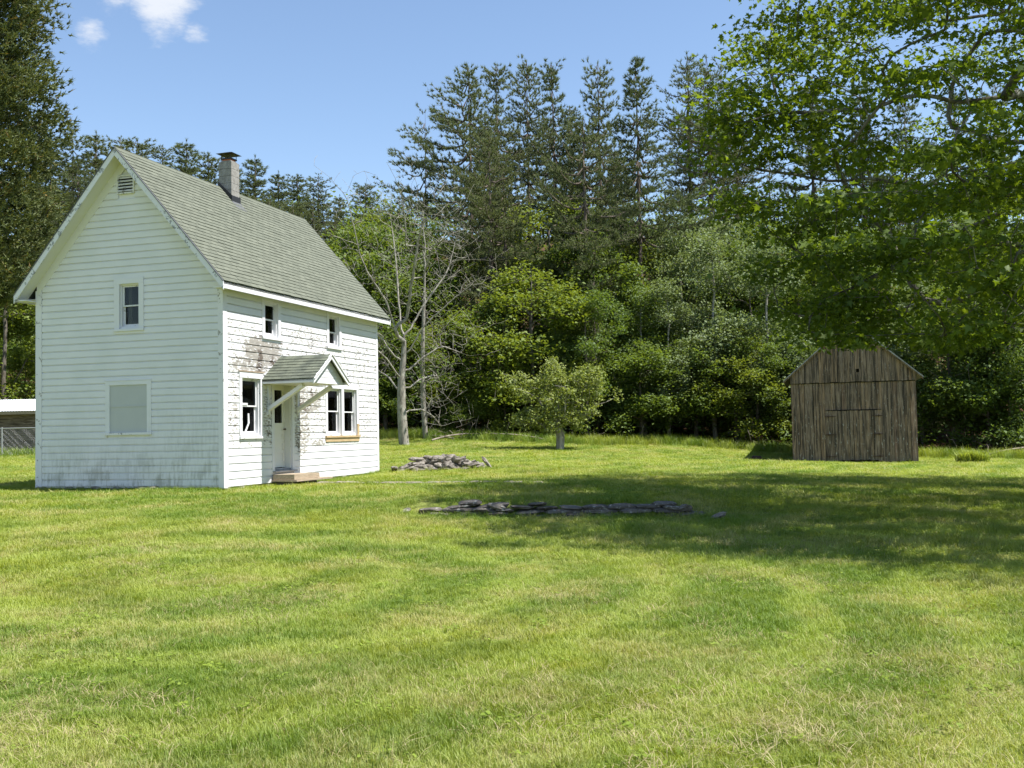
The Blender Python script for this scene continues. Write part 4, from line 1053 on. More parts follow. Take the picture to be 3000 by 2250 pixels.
PINE = {'full': pine(24, .30, pf_pine, 3.7, sparse=.85), 'top': pine(25, .46, pf_pine, 3.3, sparse=.75), 'broad': pine(25, .40, pf_flat, 3.2, sparse=.7), 'side': pine(24, .38, pf_flat, 3.7, side=(math.pi, .45), sparse=.85),
        'thin': pine(22, .48, pf_flat, 2.5, dz=1.25, nb=(3, 4), sparse=.30, side=(math.pi, .5), tr=.2, n_tri=9, up=.12), 'front': pine(18, .40, pf_flat, 3.5, dz=1.1, nb=(5, 6), tr=.36, sparse=.72),
        'cone': pine(20, .14, pf_cone, 3.7, dz=.95, nb=(5, 7)), 'open': pine(20, .25, pf_pine, 3.3, dz=1.1), 'lanky': pine(26, .50, pf_cone, 4.0, dz=1.05, nb=(5, 6), side=(0, .25), stubs=16, sparse=.85),
        'wispy': pine(25, .42, pf_flat, 2.6, dz=.9, nb=(4, 5), sparse=.75, n_tri=11)}
PH_ = {'full': 24, 'top': 25, 'broad': 25, 'side': 24, 'thin': 22, 'front': 18, 'cone': 20, 'open': 20, 'lanky': 26, 'wispy': 25}
DH_ = [12, 10, 14, 16, 9, 13]
def plant(kind_meshes, name, label, cat, x, y, H, H0, bark, leaf, rz=None, wide=1.0, group=None):
    z = tz(x, y); s = H / H0
    t = thing(name, label, cat, (x, y, z - .05), rng.uniform(0, 6.28) if rz is None else rz, group)
    t.scale = (s * wide, s * wide, s)
    for nm, me, m in (('trunk', kind_meshes[0], bark), ('crown', kind_meshes[1], leaf)):
        o = bpy.data.objects.new(nm, me); COL.objects.link(o); o.parent = t
        if not me.materials: me.materials.append(m)
        o.material_slots[0].link = 'OBJECT'; o.material_slots[0].material = m
    return t
def place(px, Y, ytop):
    d = ray(px, horizon(px)); x = d.x * Y / d.y; z = tz(x, Y)
    return x, Y, (horizon(px) - ytop) / F * Y + EYE - z
ORD = 'first second third fourth fifth sixth seventh eighth ninth tenth eleventh twelfth thirteenth fourteenth fifteenth sixteenth seventeenth eighteenth nineteenth twentieth'.split()
NEED = M['needle']; BP = M['bark_pine']
stand = [(1262, 68, 312, 'thin', 'thin half-bare pine at the left end of the tall pine stand'),
  (1392, 65, 182, 'side', 'tall pine with long branches reaching left over the bare tree'),
  (1475, 72, 174, 'top', 'third tall pine from the left in the pine stand'),
  (1562, 77, 164, 'broad', 'highest pine in the middle of the pine stand'),
  (1636, 70, 170, 'top', 'fifth tall pine from the left in the pine stand'),
  (1772, 68, 168, 'full', 'tall full pine just left of the lanky pine with bare trunk'),
  (1884, 62, 158, 'lanky', 'lanky pine with long bare trunk standing apart right of the pine stand'),
  (1450, 60, 380, 'front', 'shorter pine in front of the stand, trunk bare below its crown'),
  (1726, 60, 330, 'front', 'dense pine in front of the stand above the apple tree, layered low boughs'),
  (1492, 61.5, 470, 'front', 'second bare-trunked pine in front of the stand beside the shorter one'),
  (1752, 55, 800, 'thin', 'small twisted pine low in the wood right of the apple tree'),
  (2040, 75, 135, 'wispy', 'thin pine first right of the lanky pine, beside the maple leaves'),
  (2106, 70, 150, 'wispy', 'thin pine second right of the lanky pine, partly behind maple leaves'),
  (2145, 74, 175, 'thin', 'thin pine third right of the lanky pine, partly behind maple leaves'),
  (2178, 72, 210, 'wispy', 'thin pine fourth right of the lanky pine, partly behind maple leaves'),
  (2405, 70, 225, 'open', 'pine seen through the gap in the maple branches above the barn'),
  (2280, 78, 330, 'thin', 'bare-looking pine behind the maple branches left of the gap'),
  (2560, 68, 220, 'full', 'pine hidden behind the maple above the barn ridge'),
  (2690, 66, 240, 'full', 'pine hidden behind the maple above the right barn eave'),
  (2830, 70, 250, 'top', 'pine hidden behind the maple right of the barn'),
  (2960, 68, 230, 'full', 'pine hidden behind the maple at the right edge'),
  (1440, 86, 360, 'open', 'lower pine filling the back of the stand on its left'), (1690, 86, 300, 'top', 'lower pine filling the back of the stand on its right'),
  (1820, 86, 420, 'open', 'pine at the back of the stand just left of the lanky trunk'),
  (1960, 92, 590, 'open', 'low pine in the sky gap right of the lanky pine'), (2030, 94, 560, 'cone', 'low spiky pine in the sky gap left of the maple')]
for px, Y, yt, kd, lab in stand:
    x, y, H = place(px, Y, yt); plant(PINE[kd], 'pine_tree', lab, 'pine', x, y, H, PH_[kd], BP, NEED, rz=0.0 if kd in ('side', 'thin', 'lanky') else None, group='tall pines rising behind the wood', wide={'front': .74, 'full': .80, 'top': .84, 'broad': .84, 'lanky': .95}.get(kd, .9))
sky = [(150, 92, 430, 'open'), (217, 90, 380, 'full'), (287, 93, 376, 'cone'), (350, 96, 392, 'full'), (405, 92, 398, 'open'), (485, 95, 417, 'full'), (552, 90, 400, 'cone'), (618, 96, 440, 'open'), (690, 98, 480, 'full'),
       (757, 92, 448, 'cone'), (827, 95, 494, 'cone'), (880, 99, 505, 'open'), (936, 95, 508, 'full'), (1006, 100, 565, 'cone'), (1080, 96, 530, 'open'), (1150, 98, 590, 'full')]
for i, (px, Y, yt, kd) in enumerate(sky):
    x, y, H = place(px, Y, yt); plant(PINE[kd], 'pine_tree', f'{ORD[i]} pine from the left on the ridge above the house roof', 'pine', x, y, H, PH_[kd], BP, NEED, group='pines along the ridge behind the house', wide=1.45)
low = [(120, 82, 520, 'cone'), (235, 80, 500, 'full'), (330, 84, 480, 'open'), (430, 80, 500, 'full'), (530, 82, 510, 'full'), (640, 84, 530, 'full'), (735, 80, 550, 'cone'), (800, 84, 580, 'full'), (865, 80, 590, 'open'), (925, 84, 600, 'cone'), (985, 78, 640, 'full'), (1050, 84, 630, 'full')]
for i, (px, Y, yt, kd) in enumerate(low):
    x, y, H = place(px, Y, yt); plant(PINE[kd], 'pine_tree', f'{ORD[i]} pine from the left in the lower row directly over the house roof', 'pine', x, y, H, PH_[kd], BP, NEED, group='lower row of pines behind the house', wide=1.4)
# ---- leafy wood
LW, LB, LP = M['leaf_wood'], M['leaf_bright'], M['leaf_pale']
BB, BG = M['bark_brown'], M['bark_grey']
zones = {
 'above the white shed roof': [(-60, 66, 880, 0, LW), (15, 60, 985, 1, LB), (75, 64, 1000, 0, LB), (120, 70, 900, 2, LW), (-20, 74, 800, 2, LW)],
 'behind the bare grey tree': [(985, 66, 640, 0, LW), (1040, 62, 640, 2, LB), (1105, 60, 600, 0, LW), (1150, 70, 560, 2, LB), (1215, 63, 620, 0, LW), (1290, 61, 660, 3, LW), (1130, 56, 900, 1, LW), (1225, 57, 1000, 4, LW), (1300, 56, 880, 1, LB), (1345, 64, 690, 2, LW), (1060, 56, 930, 1, LW)],
 'around the apple tree': [(1385, 57, 830, 1, LW), (1452, 63, 905, 4, LW), (1480, 54.5, 1035, 4, LB), (1560, 55.5, 1000, 1, LB), (1565, 63, 700, 2, LW), (1620, 66, 545, 0, LB), (1650, 57, 860, 0, LW), (1700, 62, 640, 2, LW), (1720, 54.5, 1020, 4, LW), (1380, 54.5, 1080, 4, LW)],
 'in the middle of the wood': [(1800, 60, 720, 0, LW), (1815, 56, 980, 1, LW), (1870, 64, 640, 2, LB), (1890, 56, 860, 5, LW), (1950, 66, 625, 0, LP), (1880, 55, 1090, 4, LW), (1960, 55.5, 1060, 4, LP), (2010, 60, 690, 5, LP), (2060, 67, 610, 0, LP), (1770, 67, 560, 2, LW), (1930, 59, 800, 0, LW)],
 'just left of the barn': [(2040, 56, 930, 1, LW), (2095, 56.5, 705, 5, LP), (2120, 64, 600, 0, LP), (2160, 55.5, 960, 4, LB), (2200, 60, 720, 3, LW), (2250, 56, 1010, 1, LP), (2260, 66, 600, 0, LW), (2295, 62, 780, 5, LW), (2225, 54.8, 1120, 4, LW)],
 'behind the barn': [(2350, 63, 640, 0, LW), (2380, 56.5, 900, 1, LW), (2440, 67, 560, 3, LW), (2475, 60, 760, 5, LW), (2550, 63, 640, 0, LW), (2610, 57, 900, 0, LP), (2650, 65, 600, 2, LW)],
 'right of the barn': [(2700, 55, 975, 4, LP), (2740, 60, 800, 0, LW), (2790, 53.5, 1010, 1, LW), (2800, 66, 560, 2, LW), (2850, 58, 780, 3, LW), (2890, 52.5, 990, 4, LW), (2930, 62, 640, 0, LW), (2965, 52, 1040, 1, LW), (3020, 56, 800, 0, LW), (3060, 52, 960, 4, LW), (3120, 60, 600, 2, LW)]}
for zn, ts in zones.items():
    for row, rn in ((0, 'front'), (1, 'middle'), (2, 'back')):
        sub = sorted([t for t in ts if (t[1] < 58, 58 <= t[1] < 64, t[1] >= 64)[row]])
        for i, (px, Y, yt, k, m) in enumerate(sub):
            if yt > 940 and k in (1, 4) and rng.random() < .62: yt -= rng.uniform(120, 320); k = int(rng.choice([1, 5, 0, 2]))
            x, y, H = place(px, Y, yt)
            y = max(y, edge_y(x) + 1.2)
            col = {LW: 'green', LB: 'yellow-green', LP: 'pale green'}[m]
            lab = f'{col} leafy tree {zn}, {rn} row, {ORD[i]} from left'
            plant(DEC[k], 'leafy_tree', lab, 'tree', x, y, H, DH_[k], BB if k != 5 else BG, m, group='leafy trees along the wood edge', wide={0: 1.0, 1: 1.05}.get(k, 1.0) * (1.1 if H < 7 else rng.uniform(.85, 1.1)) * (.85 if H > 17 else 1))
# dense low growth between the trunks and on the slope behind
def undergrowth():
    n = 2600; x = rng.uniform(-48, 48, n); y = edge_y(x) + 2.2 + rng.random(n) ** 1.5 * 49
    z = terrain(x, y); hgt = rng.uniform(.2, 1.6, n) * np.clip((y - edge_y(x)) / 12 + .45, .4, 1.6) * (1 + .5 * np.sin(x * .8 + 1.3 * np.sin(x * .31)))
    keep = np.abs(x - (y * .0)) < 60; C = np.stack([x, y, z + hgt], 1)[keep]
    r2 = np.random.default_rng(5); x = r2.uniform(-62, -24, 1500); y = edge_y(x) + 3 + r2.random(1500) * 42; C = np.concatenate([C, np.stack([x, y, terrain(x, y) + r2.uniform(.3, 4.5, 1500)], 1)])
    P = spray(C, 22, .6, .40); V, Fq = leaves(P, .24, QUAD, .5, .2)
    o = obj('undergrowth', np_mesh('undergrowth', V, Fq), M['leaf_wood']); tag(o, 'low leafy undergrowth on the wooded slope', None, None, 'stuff')
    n = 900; x = rng.uniform(-60, 60, n); y = rng.uniform(95, 128, n); z = terrain(x, y) + rng.uniform(1, 9, n)
    P = spray(np.stack([x, y, z], 1), 30, 1.0, .7); V, Fq = leaves(P, .42, QUAD, .5, .2)
    o = obj('far_woods', np_mesh('far_woods', V, Fq), M['leaf_wood']); tag(o, 'far wooded hillside behind the pines', None, None, 'stuff')
undergrowth()

# ---- big cedar left of the house
def cedar():
    x, y = -19.6, 36.0; H, R = 29.0, 3.35; z0 = tz(x, y)
    t = thing('cedar_tree', 'huge dense dark cedar towering left of the house', 'cedar', (x, y, z0), 0)
    tk = wob_trunk(H, 20, .03); n = 4600
    zz = rng.uniform(5.2, H - .5, n); tt = zz / H
    an = rng.uniform(0, 6.283, n)
    prof = np.interp(tt, [0, .18, .25, .42, .47, .58, .75, 1.0], [.7, .80, 1.0, 1.06, .97, .93, .7, .05]) * (1 + .13 * np.sin(3 * an + zz * 1.7) + .10 * np.sin(5 * an - zz * 2.9))
    rad = R * prof * rng.uniform(.15, 1, n) ** .38
    at = np.stack([rad * np.cos(an), rad * np.sin(an), zz + .25 * rad], 1)
    key = lambda q: math.hypot(at[q][0], at[q][1]); sub = at[:700]
    A, par, _ = grow(sub, tk, lambda q: math.hypot(sub[q][0], sub[q][1]), seg=.4)
    obj('trunk', skeleton_mesh(A, par, radii(A, par, .012, len(tk), .36), 'trunk'), M['bark_brown'], t)
    P = spray(at, 12, .24, .24)
    D = np.stack([np.repeat(np.cos(an), 12) * .7, np.repeat(np.sin(an), 12) * .7, np.full(n * 12, .45)], 1)
    V, Ft = needles(P, D, 5, .28, .058, .8)
    obj('crown', np_mesh('crown', V, Ft), M['needle_cedar'], t)
    return t
cedar()

# ---- bare grey tree and its thin neighbour
def bare_tree():
    x, y, _ = place(1185, 50, 600); x = at_y(1185, 1305, 50).x; z0 = tz(x, y)
    t = thing('bare_tree', 'leafless grey tree with spreading limbs behind the house corner', 'tree', (x, y, z0 - .1), 0)
    k = 50 / F
    pts = [(0, 0), (-3, 40), (-7, 120), (-6, 200), (2, 270), (4, 330)]
    tk = [np.array([px * k, 0, py * k]) for px, py in pts]
    tk = np.array([np.array([np.interp(s, np.linspace(0, 1, 6), [p[c] for p in tk]) for c in range(3)]) for s in np.linspace(0, 1, 16)])
    limbs = [((2, 270), (-40, 420), (-100, 520), (-135, 700)), ((0, 300), (-15, 430), (-25, 560), (-45, 710)), ((4, 330), (30, 450), (60, 600), (110, 700)), ((4, 310), (60, 420), (130, 520), (160, 640)),
             ((2, 250), (60, 350), (150, 430), (205, 470)), ((0, 210), (50, 260), (110, 300), (190, 270)), ((-3, 190), (-45, 260), (-90, 300), (-150, 300)), ((-5, 150), (-50, 210), (-85, 230), (-130, 250)),
             ((0, 160), (45, 200), (90, 215), (110, 170)), ((2, 230), (-70, 330), (-150, 420), (-215, 560)), ((4, 330), (10, 470), (25, 600), (20, 700)), ((-6, 105), (50, 110), (80, 90), (100, 60)), ((4, 330), (70, 500), (100, 570), (150, 590))]
    at = []
    for l in limbs:
        dy0 = rng.uniform(-2.6, 2.6)
        for s in np.linspace(.12, 1, 10):
            q = [np.interp(s, np.linspace(0, 1, 4), [p[c] for p in l]) for c in (0, 1)]
            at.append((0, np.array([q[0] * k, dy0 * s, q[1] * k])))
        nt = 210
        for _ in range(nt):
            s = rng.uniform(.35, 1.0); q = [np.interp(s, np.linspace(0, 1, 4), [p[c] for p in l]) for c in (0, 1)]
            w = .30 + .85 * s
            at.append((1 + rng.random(), np.array([q[0] * k, dy0 * s, q[1] * k]) + rng.normal(0, 1, 3) * np.array([.72, .72, .6]) * w + np.array([.25 * (q[0] > 0) - .12, 0, .75])))
    P = [a[1] for a in at]; key = [a[0] * 10 + i * .001 for i, a in enumerate(at)]
    A, par, _ = grow(P, tk, lambda q: key[q], seg=.36, bend=.14, up=.35)
    r = radii(A, par, .0070, len(tk), .26, 2.2); r[len(tk):] = np.maximum(.0065, r[len(tk):] * .66); r[:len(tk)] *= np.linspace(1, .6, len(tk)) ** 1.0
    obj('trunk', skeleton_mesh(A, par, r, 'trunk', 9), M['bark_grey'], t)
    # thin second stem behind it
    x2, y2 = at_y(1247, 1287, 52.5).x, 52.5
    t2 = thing('bare_tree', 'slender grey tree with a straight thin trunk right of the big bare tree', 'tree', (x2, y2, tz(x2, y2) - .1), 0)
    tk = np.array([(-.1 * math.sin(z * .5), 0, z) for z in np.linspace(0, 8.5, 16)])
    P = [np.array([rng.normal(0, .9), rng.normal(0, .9), z]) + np.array([0, 0, .3]) for z in rng.uniform(2.5, 11.5, 150)]
    A, par, _ = grow(P, tk, lambda q: math.hypot(P[q][0], P[q][1]), seg=.35)
    obj('trunk', skeleton_mesh(A, par, radii(A, par, .008, len(tk), .13, 2.2), 'trunk'), M['bark_grey'], t2)
    sel = np.array([p for p in P if p[2] < 5.5 or rng.random() < .2]); V, Fq = leaves(spray(sel, 14, .3, .15), .15)
    obj('crown', np_mesh('crown', V, Fq), LW, t2)
bare_tree()
def apple():
    x, y = at_y(1640, 1318, 47).x, 47.0; z0 = tz(x, y)
    t = thing('apple_tree', 'small round pale-green apple tree with a leaning trunk on the lawn edge', 'tree', (x, y, z0 - .06), 0)
    k = 47 / F
    tk = np.array([(np.interp(s, [0, .5, 1], [-0, .05, -.10]), 0, s * 1.35) for s in np.linspace(0, 1, 10)])
    at = []
    for (cx, cz, rx, rz, n) in ((10, 165, 85, 60, 190), (-105, 100, 55, 28, 110), (95, 175, 50, 42, 100), (55, 92, 50, 40, 100), (-75, 180, 50, 38, 80), (15, 225, 60, 34, 80), (-15, 100, 55, 35, 80), (70, 215, 40, 30, 50), (-55, 75, 40, 20, 40)):
        for _ in range(n):
            d = rng.normal(0, 1, 3); d /= np.linalg.norm(d); d *= rng.random() ** .33 * rng.choice([.8, 1.0, 1.22])
            at.append(np.array([(cx + d[0] * rx) * k, d[1] * rx * k * 1.05 , (cz + d[2] * rz) * k]))
    at = np.array(at); c0 = np.array([0, 0, 2.0]); dv = at - c0; an_ = np.arctan2(dv[:, 2], dv[:, 0])
    at = c0 + dv * (1 + .20 * np.sin(3 * an_ + 1.0) + .20 * np.sin(7 * an_ + 2 + dv[:, 1]))[:, None]; at[:, 2] = np.maximum(at[:, 2], .95)
    A, par, _ = grow(at, tk, lambda q: np.linalg.norm(at[q] - tk[-1]), seg=.22, bend=.5, up=.15)
    obj('trunk', skeleton_mesh(A, par, radii(A, par, .007, len(tk), .19, 2.3), 'trunk', 9), M['bark_grey'], t)
    V, Fq = leaves(spray(at[(rng.random(len(at)) < .55) | (at[:, 2] > 3.0)], 19, .14, .08), .115, QUAD, .8, .3)
    obj('crown', np_mesh('crown', V, Fq), M['leaf_apple'], t)
apple()

# ---- the big maple whose branches come in from the right
def maple():
    cx, cy = 12.5, 20.6; z0 = tz(cx, cy)
    t = thing('maple_tree', 'great sugar maple leaning its leafy branches in from the right', 'maple', (cx, cy, z0 - .1), 0)
    tk = np.array([(.15 * math.sin(z * .5), .1 * math.sin(z * .7), z) for z in np.linspace(0, 13, 26)])
    H = 18.5
    def Rz(z): return np.interp(z, [2.6, 3.2, 4.2, 6, 8.5, 11, 14, 16.5, 18.5], [5.2, 7.3, 8.6, 9.5, 9.8, 9.2, 7.3, 4.8, .8])
    limbs = []
    # long horizontal limb seen against the sky, and other limbs to the camera side
    fixed = [[(12.4, 21.2, 5.2), (10.2, 20.2, 6.0), (7.8, 19.6, 6.25), (5.4, 19.3, 6.35), (4.1, 19.2, 6.6), (3.3, 19.1, 7.2)],
             [(12.4, 21.2, 6.6), (9.8, 19.3, 7.75), (7.85, 18.5, 7.6), (5.4, 18.5, 7.35), (4.0, 18.6, 7.1)],
             [(12.4, 21.2, 4.4), (10.0, 19.4, 5.0), (7.6, 18.6, 4.8), (6.1, 18.2, 4.3), (5.2, 18.0, 3.7)],
             [(12.4, 21.2, 5.0), (11.0, 17.5, 6.0), (9.5, 14.6, 6.1), (8.2, 13.0, 5.4)],
             [(12.4, 21.2, 7.5), (11.0, 18.0, 9.6), (8.8, 16.0, 10.9), (7.0, 15.0, 11.3)],
             [(12.4, 21.2, 7.0), (10.5, 24.0, 8.5), (7.8, 26.5, 8.8), (5.8, 27.8, 8.2)],
             [(12.4, 21.2, 9.5), (9.5, 20.5, 12.3), (7.0, 20.0, 13.6)], [(12.4, 21.2, 4.2), (9.8, 21.5, 4.4), (7.6, 21.6, 4.0), (6.3, 21.6, 3.4)]]
    at = []; key = []
    for l in fixed:
        l = np.array(l) - np.array([cx, cy, z0]); n = 16
        for i, s in enumerate(np.linspace(.1, 1, n)):
            q = np.array([np.interp(s, np.linspace(0, 1, len(l)), l[:, c]) for c in range(3)]) + rng.normal(0, .07, 3); at.append(q); key.append(-100 + s)
    nf = len(at)
    # leaf clumps: lens-shaped, layered
    CL = []
    LB = ([-2500, 0, 130, 220, 400, 450, 520, 600, 700, 780, 870, 950, 1045], [2115, 2125, 2125, 2075, 2030, 2010, 2030, 2100, 2165, 2185, 2215, 2300, 2310])
    BB_ = ([2100, 2180, 2290, 2400, 2500, 2560, 2640, 2700, 2770, 2850, 2930, 3000, 3300, 5000], [930, 935, 1045, 1030, 1030, 985, 945, 985, 1030, 995, 990, 1000, 1010, 1080])
    def inside_view(w, mar):
        # how far out the crown spreads on the lawn side, and how low the boughs hang
        d = CM.to_3x3().inverted() @ Vector((w[0], w[1], w[2] - EYE)); px = 1500 + F * d.x / -d.z; py = 1125 - F * d.y / -d.z; m_ = mar * F / w[1]
        return px - m_ > np.interp(py, *LB) and py + m_ * .8 < np.interp(px, *BB_)
    tries = 0
    while len(CL) < 440 and tries < 30000:
        tries += 1
        z = rng.uniform(2.7, H); an = rng.uniform(0, 6.283); R_ = Rz(z) * (1 + .28 * max(0, math.cos(an + 1.25)) ** 2); rr = R_ * math.sqrt(rng.uniform(.12, 1.0))
        if rng.random() > (R_ / 9.8): continue
        p = np.array([rr * math.cos(an), rr * math.sin(an), z - z0])
        w = p + np.array([cx, cy, z0])
        if w[1] < (9.6 if w[0] / max(w[1], .1) < .58 else 7.0) or not inside_view(w, .16): continue
        # keep the view of sky and pines partly open on the upper left
        dx = w[0] / w[1]
        seen = w[2] / w[1] < .52
        if seen and rng.random() < (.74 if (w[2] > 5.8 and dx < .42) else .52): continue
        CL.append(p)
    CL = np.array(CL)
    # explicit sprays at the picture's left rim of the crown
    rim = [(2035, 110, 19), (2110, 60, 19), (2150, 130, 19), (2090, 200, 19), (2070, 260, 18.5), (2150, 250, 19), (2090, 330, 19), (2180, 330, 19), (2020, 420, 19), (2085, 490, 19), (2200, 420, 19), (2270, 340, 19), (2230, 200, 19), (2310, 120, 19),
           (2350, 260, 19), (2420, 170, 19), (2480, 330, 18), (2060, 560, 19), (2150, 580, 19), (2250, 590, 18.8), (2130, 660, 18.5), (2240, 690, 18.5), (2330, 640, 18.5), (2420, 600, 18.5), (2240, 780, 18.5), (2350, 760, 18), (2430, 860, 18), (2340, 880, 18), (2400, 960, 18),
           (2330, 1020, 18), (2440, 1010, 18), (2520, 950, 18), (2560, 850, 17.5), (2620, 880, 17), (2740, 955, 17), (2820, 960, 16), (2910, 940, 15), (2960, 900, 14), (2750, 880, 16), (2860, 820, 14), (2700, 760, 15), (2600, 700, 17), (2500, 720, 18), (2780, 660, 14), (2900, 640, 13), (2850, 500, 13.5), (2960, 480, 13), (2740, 430, 15), (2800, 380, 14.5), (2940, 760, 13), (2480, 440, 18), (2380, 430, 18.5), (2560, 300, 18), (2650, 560, 17), (2540, 540, 18)]
    rimP = np.array([np.array(at_y(a, b, c)) - np.array([cx, cy, z0]) for a, b, c in rim])
    for c in CL:
        for _ in range(8):
            o_ = rng.normal(0, 1, 3) * np.array([.68, .68, .085]); o_[2] -= .15 * (o_[0] ** 2 + o_[1] ** 2)
            at.append(c + o_); key.append(math.hypot(c[0], c[1]) + .05 * c[2] + rng.random())
    for c in rimP:
        for _ in range(6): at.append(c + rng.normal(0, 1, 3) * np.array([.58, .58, .09]) - np.array([0, 0, .1 * rng.random()])); key.append(math.hypot(c[0], c[1]) + rng.random())
    at = np.array(at)
    def bares(w):      # the two big limbs are bare of leaves along part of their length
        d = CM.to_3x3().inverted() @ Vector((w[0], w[1], w[2] - EYE)); px = 1500 + F * d.x / -d.z; py = 1125 - F * d.y / -d.z
        return (2060 < px < 2640 and abs(py - 508) < 34 and w[1] < 20.5) or (2390 < px < 2800 and abs(py - 268) < 26 and w[1] < 19.5)
    ok = [i < nf or (inside_view(at[i] + np.array([cx, cy, z0]), .12) and not (bares(at[i] + np.array([cx, cy, z0])) and rng.random() < .85)) for i in range(len(at))]
    at = at[ok]; key = [k_ for k_, o_ in zip(key, ok) if o_]
    A, par, tips = grow(at, tk, lambda q: key[q], seg=.42, bend=.35, up=.12)
    r = radii(A, par, .007, len(tk), .46, 2.3)
    obj('trunk', skeleton_mesh(A, par, r, 'trunk', 9), M['bark_maple'], t)
    L_at = at[nf:]
    C = spray(L_at, 44, .27, .055); C[:, 2] -= .10 * rng.random(len(C))
    V, Fp = leaves(C, .096, MAPLE, .55, .35, .42)
    obj('crown', np_mesh('crown', V, Fp), M['leaf_maple'], t)
maple()

# ---- fallen wood at the edge of the trees
def branchlets(n, L_, seed):
    r = np.random.default_rng(seed); tk = np.array([(s * L_, .1 * math.sin(3 * s), .05 + .28 * s * (1 - s) * L_ * .5) for s in np.linspace(0, 1, 10)])
    P = [np.array([r.uniform(.2, 1.05) * L_, r.normal(0, .35), abs(r.normal(.35, .3))]) for _ in range(n)]
    A, par, _ = grow(P, tk, lambda q: P[q][2] + abs(P[q][1]), seg=.25, bend=.3, up=.0)
    return skeleton_mesh(A, par, radii(A, par, .008, len(tk), .055, 2.2), 'fallen_branch', 6)
FB = [branchlets(16, 2.4, 1), branchlets(10, 1.8, 2), branchlets(22, 3.0, 3), branchlets(5, 3.6, 4)]
for me in FB: me.materials.append(M['deadwood'])
fb = [(1265, 1285, 51.2, 2, .5, 'bare fallen branch tangle at the foot of the slender grey tree'), (1330, 1280, 52, 0, 2.6, 'dead brush lying in the shade right of the slender grey tree'), (1360, 1278, 52.5, 1, .2, 'short dead branch left of the apple tree in the shade'),
      (1610, 1300, 51.5, 3, 2.9, 'thin dead limb slanting behind the apple tree trunk'), (1800, 1302, 52.3, 0, 3.0, 'bleached branching deadwood right of the apple tree'), (1880, 1308, 53, 1, 1.2, 'pale forked stick standing at the wood edge'), 
      (2180, 1312, 52.8, 0, .4, 'pale bent branch on the grass edge left of the barn'), (2240, 1316, 52.5, 1, 2.8, 'short curled branch on the grass edge next to the barn'), (2880, 1322, 48.8, 3, .15, 'fallen log lying in the shade right of the barn'), (2950, 1316, 49.5, 2, 2.7, 'heap of fallen branches in the shade at the right edge')]
for px, py, Y, k, rz, lab in fb:
    p = at_y(px, py, Y); o = obj('fallen_branch', FB[k], None, None, (p.x, Y, tz(p.x, Y) + .02)); o.rotation_euler = (random.uniform(-.1, .3), random.uniform(-.15, .05), rz); s = random.uniform(.8, 1.1); o.scale = (s, s, s)
    tag(o, lab, 'branch', 'dead branches along the wood edge')

# ---- grass
def blade_clump(n, rad, h, w, seed, lean=.5):
    r = random.Random(seed); V = []; Fs = []
    for _ in range(n):
        a = r.uniform(0, 6.28); d = rad * math.sqrt(r.random()); x, y = d * math.cos(a), d * math.sin(a); hh = h * r.uniform(.55, 1.2); th = r.uniform(0, 6.28); ln = hh * lean * r.uniform(.2, 1.3)
        dx, dy = math.cos(th), math.sin(th); sx, sy = -dy * w / 2, dx * w / 2; o = len(V)
        V += [(x - sx, y - sy, -.01), (x + sx, y + sy, -.01), (x + dx * ln * .35 + sx * .8, y + dy * ln * .35 + sy * .8, hh * .6), (x + dx * ln * .35 - sx * .8, y + dy * ln * .35 - sy * .8, hh * .6), (x + dx * ln, y + dy * ln, hh * r.uniform(.85, 1))]
        Fs += [(o, o+1, o+2, o+3), (o+3, o+2, o+4)]
    me = bpy.data.meshes.new('clump'); me.from_pydata(V, [], Fs); return me
def scatter(name, pts, rots, scl, meshes, mat, label):
    coll = bpy.data.collections.new(name + '_clumps')
    for i, me in enumerate(meshes):
        me.materials.append(mat); o = bpy.data.objects.new(f'{name}_clump', me); coll.objects.link(o)
    me = bpy.data.meshes.new(name); me.vertices.add(len(pts)); me.vertices.foreach_set('co', pts.astype(np.float32).ravel())
    at = me.attributes.new('rot', 'FLOAT_VECTOR', 'POINT'); at.data.foreach_set('vector', rots.astype(np.float32).ravel())
    at = me.attributes.new('scl', 'FLOAT_VECTOR', 'POINT'); at.data.foreach_set('vector', scl.astype(np.float32).ravel())
    o = obj(name, me, mat)
    g = bpy.data.node_groups.new(name + '_scatter', 'GeometryNodeTree'); g.interface.new_socket('Geometry', in_out='INPUT', socket_type='NodeSocketGeometry'); g.interface.new_socket('Geometry', in_out='OUTPUT', socket_type='NodeSocketGeometry')
    gi = g.nodes.new('NodeGroupInput'); go = g.nodes.new('NodeGroupOutput'); ci = g.nodes.new('GeometryNodeCollectionInfo'); ci.inputs['Collection'].default_value = coll; ci.inputs['Separate Children'].default_value = True; ci.inputs['Reset Children'].default_value = True
    iop = g.nodes.new('GeometryNodeInstanceOnPoints'); iop.inputs['Pick Instance'].default_value = True
    na = g.nodes.new('GeometryNodeInputNamedAttribute'); na.data_type = 'FLOAT_VECTOR'; na.inputs['Name'].default_value = 'rot'
    nb = g.nodes.new('GeometryNodeInputNamedAttribute'); nb.data_type = 'FLOAT_VECTOR'; nb.inputs['Name'].default_value = 'scl'
    L = g.links.new
    L(gi.outputs[0], iop.inputs['Points']); L(ci.outputs[0], iop.inputs['Instance']); L(na.outputs['Attribute'], iop.inputs['Rotation']); L(nb.outputs['Attribute'], iop.inputs['Scale']); L(iop.outputs[0], go.inputs[0])
    md = o.modifiers.new('scatter', 'NODES'); md.node_group = g
    return tag(o, label, None, None, 'stuff')
def inside_house(x, y):
    c, s = math.cos(YAW), math.sin(YAW); dx, dy = x + 6.7216, y - 24.3
    lx = c * dx - s * dy; ly = s * dx + c * dy
    return (lx > -W + .0) & (lx < -.0) & (ly > .0) & (ly < LH)
